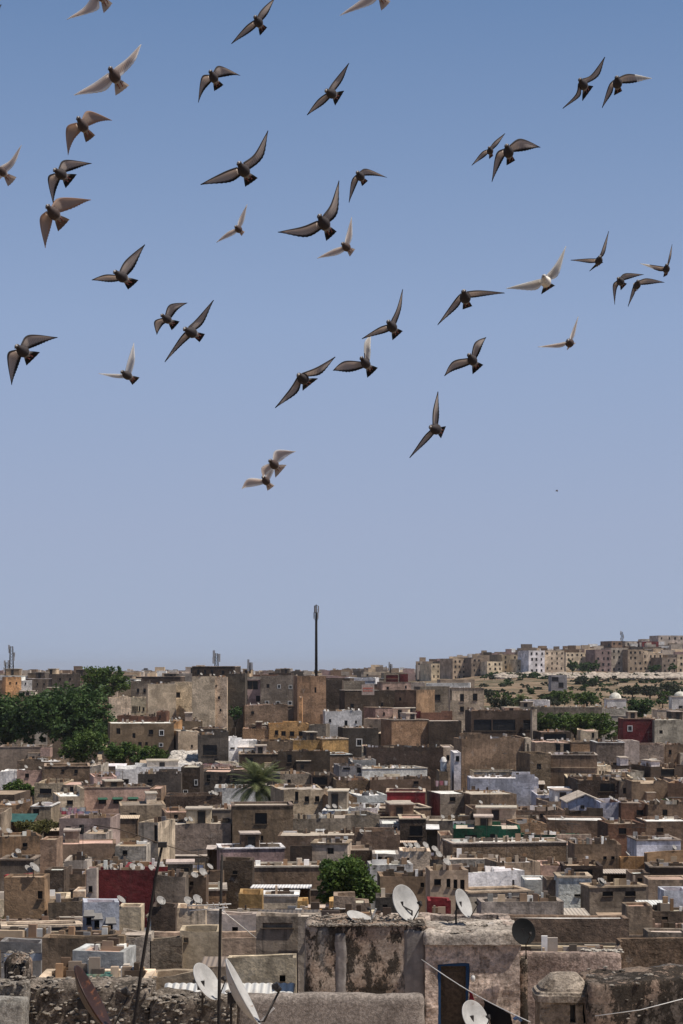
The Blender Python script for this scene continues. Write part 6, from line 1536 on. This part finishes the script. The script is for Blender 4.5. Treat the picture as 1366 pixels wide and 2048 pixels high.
def pigeon(crop, kind, label, head, tail, tw, L, R, away=1., tipkind=None, dfix=None):
    ox, oy, sc = CROPS[crop]; q = lambda p: Vector((ox + p[0] / sc, oy + p[1] / sc, 0))
    hd, tl = q(head), q(tail); wings = [[q(p) for p in L], [q(p) for p in R]]
    ax2 = tl - hd; sh2 = hd + ax2 * .30
    def plen(w): return (w[0] - sh2).length + (w[1] - w[0]).length
    Lm = max(plen(w) for w in wings); d = dfix or max(13., min(60., .335 * F / Lm)); s = d / F
    P = lambda v, dy=0.: W(v.x, v.y, d + dy)
    bl = .33; pl = ax2.length * s; dy = math.sqrt(max(.04 ** 2, bl * bl - pl * pl)) if pl < bl else .04
    H3, T3 = P(hd, -dy * .5), P(tl, dy * .5); axis = (T3 - H3); BL = axis.length; axis.normalize()
    S0 = H3 + axis * BL * .30
    def wing3(w):
        arm = [.15, .20]; pts = []; prev = S0; py = S0.y - d
        for k in range(2):
            v = w[k]; base = P(v, py); dl = math.hypot((v.x - (sh2 if k == 0 else w[0]).x), (v.y - (sh2 if k == 0 else w[0]).y)) * s
            miss = math.sqrt(max(0., (arm[k] * 1.02) ** 2 - dl * dl)); py += min(miss, .15) * away * (.6 if k == 0 else .5); pts.append(P(v, py))
        tr = P(w[2], (pts[0].y - d) + .02); return pts[0], pts[1], tr
    W3 = [wing3(w) for w in wings]
    lat = (W3[1][0] - W3[0][0]); lat -= axis * lat.dot(axis); lat.normalize(); dor = axis.cross(lat)
    if dor.y < 0 and abs(dor.y) > .1 or dor.z < -.9: dor = -dor
    o = S0; mb = MB(); n = 14
    prof = [(0, .0015), (.035, .0045), (.06, .007), (.075, .014), (.11, .0205), (.145, .021), (.18, .0205), (.23, .028), (.30, .041), (.39, .0485), (.48, .047), (.56, .040), (.63, .031), (.70, .021), (.78, .012), (.86, .005)]
    k0 = min(1.15, BL / .33); vs = []; fs = []; cl = []
    for t, r in prof:
        c = H3 + axis * BL * t - o - dor * (.012 if .06 < t < .2 else 0.) * -.5 - dor * (.006 * math.sin(math.pi * min(1, max(0, (t - .2) / .5))))
        for i in range(n):
            a = 2 * math.pi * i / n; vs.append(c + (lat * math.cos(a) * 1.0 + dor * math.sin(a) * .92) * r * k0); cl.append((t, 0, 0))
    for i in range(len(prof) - 1):
        for k in range(n): k2 = (k + 1) % n; fs.append((i * n + k, i * n + k2, (i + 1) * n + k2, (i + 1) * n + k))
    nb = 3 * n
    mb.add(vs, fs[:3 * n], 4, True, cl); mb.f = mb.f[:]; b0 = 0
    mb.f += fs[3 * n:]; mb.m += [0] * (len(fs) - 3 * n); mb.sm += [True] * (len(fs) - 3 * n)
    for sgn in (-1, 1):   # eyes
        e = H3 + axis * BL * .1 - o + lat * sgn * .021 * k0 + dor * .004; mb.lathe([(.001, -.004), (.0045, 0), (.001, .004)], 6, 4, Matrix.Translation(e), True, (0, 0, 0))
    # tail fan
    tb = H3 + axis * BL * .60 - o - dor * .004; tlen = BL * .42; wd = tw / sc * s / 2 * 1.06; latT = lat; nf = 9; up = dor * .003
    vs = []; cl = []; fs = []
    for j in range(5):
        t = j / 4
        for i in range(nf):
            u = -1 + 2 * i / (nf - 1); hw = .02 + (wd - .02) * t ** .8; rr = tlen * (t * (1 - .10 * u * u)) * (1 - (.03 if (j == 4 and i % 2) else 0))
            p = tb + axis * rr + latT * u * hw - dor * .006 * (u * u) * t
            vs += [p + up, p - up]; cl += [(t, 0, 0)] * 2
    for j in range(4):
        for i in range(nf - 1):
            a = 2 * (j * nf + i); b = a + 2; c = a + 2 * nf; e = c + 2; fs += [(a, c, e, b), (a + 1, b + 1, e + 1, c + 1)]
    for i in range(nf - 1): a = 2 * (4 * nf + i); fs.append((a, a + 1, a + 3, a + 2))
    mb.add(vs, fs, 2, False, cl)
    # feet tucked under the tail
    for sgn in (-1, 1):
        f = H3 + axis * BL * .60 - o - dor * .028 + lat * sgn * .014; mb.tube([f, f + axis * .028 - dor * .004, f + axis * .045 - dor * .0], [.005, .0035, .0025], 5, 3, True, True, (0, 0, 0))
        for tt in (-.4, 0, .4): mb.tube([f + axis * .043, f + axis * .058 + lat * tt * .012], [.003, .0015], 4, 3, True, True, (0, 0, 0))
    # wings
    for wi, (wr, tip, tr) in enumerate(W3):
        sg = -1 if wi == 0 else 1
        sh = H3 + axis * BL * .25 + lat * sg * .026 + dor * .012; rt = H3 + axis * BL * .60 + lat * sg * .03 + dor * .012; ns, nc = 22, 6
        def cat(p0, p1, p2, p3, t): return .5 * ((2 * p1) + (p2 - p0) * t + (2 * p0 - 5 * p1 + 4 * p2 - p3) * t * t + (3 * p1 - p0 - 3 * p2 + p3) * t ** 3)
        l1, l2 = (wr - sh).length, (tip - wr).length; f1 = l1 / (l1 + l2)
        def lead(t):
            bow = (wr - sh).cross(dor)
            if t < f1: return cat(sh - (wr - sh) * .6 + axis * .02, sh, wr, tip, t / f1)
            u = (t - f1) / (1 - f1); return cat(sh, wr, tip, tip + (tip - wr) * .5 + axis * .06, u)
        ft = max(.35, min(.6, f1 + .05))
        def trail(t):
            if t < ft: return cat(rt - (tr - rt) * .5, rt, tr, tip, t / ft)
            u = (t - ft) / (1 - ft); return cat(rt, tr, tip, tip + (tip - tr) * .6, u)
        vs = []; cl = []; fs = []
        for i in range(ns + 1):
            t = i / ns; a, b = lead(t) - o, trail(t) - o
            if 0 < i < ns: ch = b - a; b = a + ch * ((1 + .16 * math.sin(math.pi * min(1, t * 1.15))) + (.06 if i % 2 else -.03) * min(1, t * 1.6))
            nrm = dor
            for j in range(nc + 1):
                c = j / nc; p = a.lerp(b, c) + nrm * (.016 * math.sin(math.pi * min(1, c * 1.25)) * (1 - t * .7)); th = (.006 * (1 - c) + .0012) * (1 - .6 * t)
                vs += [p + nrm * th, p - nrm * th]; cl += [(t, c, 0)] * 2
        w_ = 2 * (nc + 1)
        for i in range(ns):
            for j in range(nc): a = i * w_ + 2 * j; b = a + 2; c = a + w_; e = c + 2; fs += [(a, b, e, c), (a + 1, c + 1, e + 1, b + 1)]
            a = i * w_; fs.append((a, a + w_, a + w_ + 1, a + 1)); a = i * w_ + 2 * nc; fs.append((a, a + 1, a + w_ + 1, a + w_))
        mb.add(vs, fs, 1, True, cl)
        if tipkind and tipkind[0] == wi:
            nfw = len(fs); start = len(mb.f) - nfw
            for fi in range(start, len(mb.f)):
                if cl[(mb.f[fi][0]) - (len(mb.v) - len(vs))][0] > tipkind[1]: mb.m[fi] = 5
    ms = list(BK[kind]) + [BK['w'][1]]
    ob = mb.build('pigeon', ms, None, o); bm = bmesh.new(); bm.from_mesh(ob.data); bmesh.ops.recalc_face_normals(bm, faces=bm.faces); bm.to_mesh(ob.data); bm.free()
    tag(ob, label, 'pigeon', 'pigeons in flight'); return ob
G = pigeon
G(1, 'p', 'pale pigeon cut by the top border at left, only tail and one wing showing', (565, -85), (638, 48), 75, [(500, 45), (397, 117), (560, 62)], [(640, -130), (760, -190), (700, -90)], dfix=17)
G(1, 'p', 'pale pigeon with white-edged spread wings below the one cut by the top-left border', (648, 393), (724, 535), 95, [(560, 495), (440, 567), (600, 538)], [(755, 350), (840, 265), (795, 360)])
G(1, 'b', 'brown pigeon with both wings arched down, under the spread white-edged one', (458, 690), (535, 822), 66, [(395, 765), (405, 922), (432, 822)], [(530, 660), (667, 716), (575, 716)])
G(1, 'd', 'slate pigeon with arched wings left of the one soaring at top centre', (1245, 415), (1298, 520), 62, [(1197, 465), (1179, 610), (1208, 530)], [(1308, 393), (1428, 450), (1366, 440)])
G(2, 'p', 'pale pigeon cut by the left border with one raised wing', (-30, 145), (72, 248), 70, [(-75, 230), (-160, 280), (-60, 265)], [(62, 120), (129, 30), (88, 130)])
G(2, 'd', 'slate pigeon with drooping wing touching the brown pigeon below it', (317, 172), (420, 242), 98, [(286, 232), (318, 382), (326, 290)], [(390, 120), (546, 140), (440, 165)])
G(2, 'b', 'large brown pigeon with its right wing held level at left', (274, 383), (376, 505), 92, [(238, 478), (270, 642), (288, 530)], [(360, 345), (542, 356), (430, 393)])
G(2, 'd', 'slate pigeon with one wing level and one raised, below the large brown pigeon', (672, 777), (790, 857), 80, [(620, 803), (546, 833), (640, 838)], [(752, 712), (862, 622), (797, 740)])
G(2, 'd', 'small slate pigeon just above left of the pinkish diving pigeon', (954, 1035), (1042, 1102), 66, [(917, 1082), (932, 1157), (962, 1095)], [(1012, 978), (1114, 968), (1046, 1008)])
G(2, 'd', 'slender slate pigeon with straight diagonal wings right of the small one', (1088, 1118), (1198, 1174), 55, [(1058, 1195), (980, 1320), (1076, 1216)], [(1168, 1066), (1270, 952), (1206, 1078)])
G(2, 'd', 'slate pigeon lowest at the left border with arched wings', (90, 1220), (194, 1296), 105, [(45, 1282), (70, 1456), (97, 1340)], [(175, 1160), (343, 1174), (225, 1208)])
G(2, 'g', 'small pigeon with white wings, one raised upright, lowest left of centre', (717, 1372), (806, 1430), 58, [(655, 1390), (586, 1388), (670, 1408)], [(764, 1300), (797, 1205), (796, 1300)])
G(3, 'd', 'slate pigeon touching the top border left of centre', (298, 84), (344, 170), 56, [(245, 152), (173, 240), (256, 182)], [(346, 45), (410, -10), (370, 65)])
G(3, 'p', 'pale pigeon cut by the top border right of centre', (945, -85), (1013, 32), 66, [(860, 15), (765, 86), (905, 32)], [(1020, -120), (1110, -190), (1070, -100)], dfix=18)
G(3, 'd', 'slate pigeon with black tail, one wing up one down, at upper centre', (684, 492), (760, 534), 86, [(640, 552), (586, 630), (662, 574)], [(738, 438), (815, 346), (776, 432)])
G(3, 'd', 'big slate pigeon with brown breast and long pointed wings at upper centre', (207, 883), (279, 993), 78, [(125, 945), (4, 1010), (150, 990)], [(300, 842), (373, 715), (340, 852)])
G(3, 'p', 'small pale pigeon below the big brown-breasted one', (192, 1234), (233, 1276), 28, [(148, 1272), (90, 1326), (162, 1290)], [(218, 1190), (259, 1116), (240, 1195)])
G(3, 'd', 'big slate pigeon with curled wing tips and green-grey breast in the centre', (647, 1170), (715, 1288), 72, [(560, 1240), (426, 1270), (572, 1288)], [(716, 1118), (761, 988), (748, 1150)])
G(3, 'd', 'small slate pigeon with drooped wings right of centre top', (857, 936), (899, 1000), 40, [(828, 995), (815, 1108), (842, 1030)], [(915, 924), (1023, 971), (945, 955)])
G(3, 'p', 'pale pink-tailed pigeon just right below the big green-grey breasted one', (775, 1326), (830, 1380), 46, [(718, 1368), (640, 1413), (737, 1392)], [(804, 1275), (830, 1186), (828, 1285)])
G(4, 'd', 'slate pigeon with wings along a diagonal left of the bright-winged slate pair', (534, 570), (600, 622), 100, [(495, 648), (412, 754), (522, 672)], [(640, 533), (740, 476), (662, 560)])
G(4, 'd', 'slate pigeon with one upright wing above the bright-winged one', (1025, 275), (1077, 356), 70, [(972, 320), (886, 377), (986, 346)], [(1076, 215), (1109, 106), (1096, 210)])
G(4, 'd', 'slate pigeon with one level wing and one upright wing, its sunlight painted white', (876, 473), (941, 560), 74, [(788, 500), (727, 550), (802, 550)], [(900, 398), (935, 358), (928, 430)], tipkind=(1, .15))  # sunlight on the raised wing is put in as white wing material
G(4, 'd', 'slate pigeon lowest in the flock right of centre with an upright wing', (1256, 856), (1326, 885), 66, [(1220, 918), (1147, 1027), (1237, 937)], [(1276, 765), (1302, 665), (1302, 775)])
G(4, 'p', 'upper pale pigeon of the overlapping pair', (377, 1036), (440, 1098), 86, [(337, 1082), (345, 1135), (365, 1110)], [(418, 986), (524, 992), (456, 1022)], dfix=20.5)
G(4, 'p', 'lower pale pigeon of the overlapping pair with its wing curled up', (341, 1124), (386, 1190), 44, [(262, 1142), (229, 1197), (270, 1180)], [(368, 1078), (415, 1035), (402, 1085)])
G(5, 'd', 'left slate pigeon of the two at the top right', (807, 206), (849, 288), 92, [(788, 295), (718, 371), (802, 308)], [(873, 188), (946, 92), (907, 190)])
G(5, 'd', 'right pigeon of the top right two with a white outer wing', (1009, 194), (1013, 284), 46, [(965, 252), (930, 368), (978, 287)], [(1080, 185), (1198, 208), (1100, 224)], tipkind=(1, .5))
G(5, 'd', 'small distant slate pigeon beside the larger one at right', (320, 575), (328, 632), 26, [(278, 610), (226, 678), (287, 632)], [(350, 548), (406, 505), (366, 560)])
G(5, 'd', 'larger slate pigeon with arched wings beside the small distant one', (413, 562), (434, 660), 50, [(357, 622), (335, 767), (377, 665)], [(492, 535), (597, 580), (520, 587)])
G(6, 'd', 'slate pigeon with level right wing left of the white pigeon', (306, 386), (324, 468), 46, [(262, 440), (182, 556), (272, 470)], [(392, 390), (505, 402), (402, 412)])
G(6, 'w', 'white pigeon with cream breast and dark tail', (694, 315), (712, 382), 72, [(618, 350), (514, 380), (640, 382)], [(752, 262), (802, 176), (764, 302)])
G(6, 'd', 'small slate pigeon with a thin upright wing right above the white pigeon', (968, 222), (944, 272), 78, [(900, 236), (824, 243), (902, 252)], [(980, 180), (1008, 103), (988, 200)])
G(6, 'd', 'rightmost small pigeon with a white wing tip', (1289, 260), (1278, 317), 20, [(1215, 266), (1158, 259), (1230, 286)], [(1300, 220), (1314, 166), (1307, 225)], tipkind=(0, .55))
G(6, 'd', 'left small slate pigeon of the close pair at the right border', (1052, 326), (1078, 370), 40, [(1028, 368), (1037, 457), (1042, 385)], [(1092, 306), (1177, 312), (1106, 328)])
G(6, 'd', 'right small slate pigeon of the close pair at the right border', (1153, 338), (1128, 394), 22, [(1120, 388), (1101, 467), (1132, 396)], [(1197, 331), (1277, 350), (1200, 355)])
G(6, 'd', 'slate pigeon with rounded blunt wings right of centre', (329, 692), (374, 768), 64, [(255, 733), (215, 802), (266, 767)], [(364, 640), (416, 615), (388, 665)])
G(6, 'p', 'small pale pigeon alone below the white pigeon', (812, 628), (824, 656), 50, [(748, 647), (666, 662), (762, 662)], [(830, 590), (861, 515), (842, 598)])
G(1, 'd', 'wing tip of a slate pigeon entering at the top left border', (-160, 80), (-90, 160), 60, [(-200, 190), (-260, 300), (-170, 220)], [(-60, 90), (9, 28), (-40, 120)])
G(6, 'd', 'tiny far dark bird alone low in the sky at right', (757, 1349), (759, 1360), 3, [(753, 1352), (750, 1357), (753, 1357)], [(761, 1352), (763, 1357), (761, 1357)], dfix=190)
# ------------------------------------------------------------ dusty air round the whole place
def haze():
    m = MB(); m.box((-9500, -500, -45), (9500, 23000, 95)); n = NT('dusty_air'); v = n.n('ShaderNodeVolumePrincipled')
    v.inputs['Color'].default_value = (.84, .88, .97, 1); v.inputs['Density'].default_value = .00005; v.inputs['Anisotropy'].default_value = .2
    n.l(v.outputs[0], n.out.inputs['Volume']); o = m.build('haze', n.mat); tag(o, 'thin dusty air over the whole town', 'haze', kind='stuff'); o.display_type = 'WIRE'
haze()
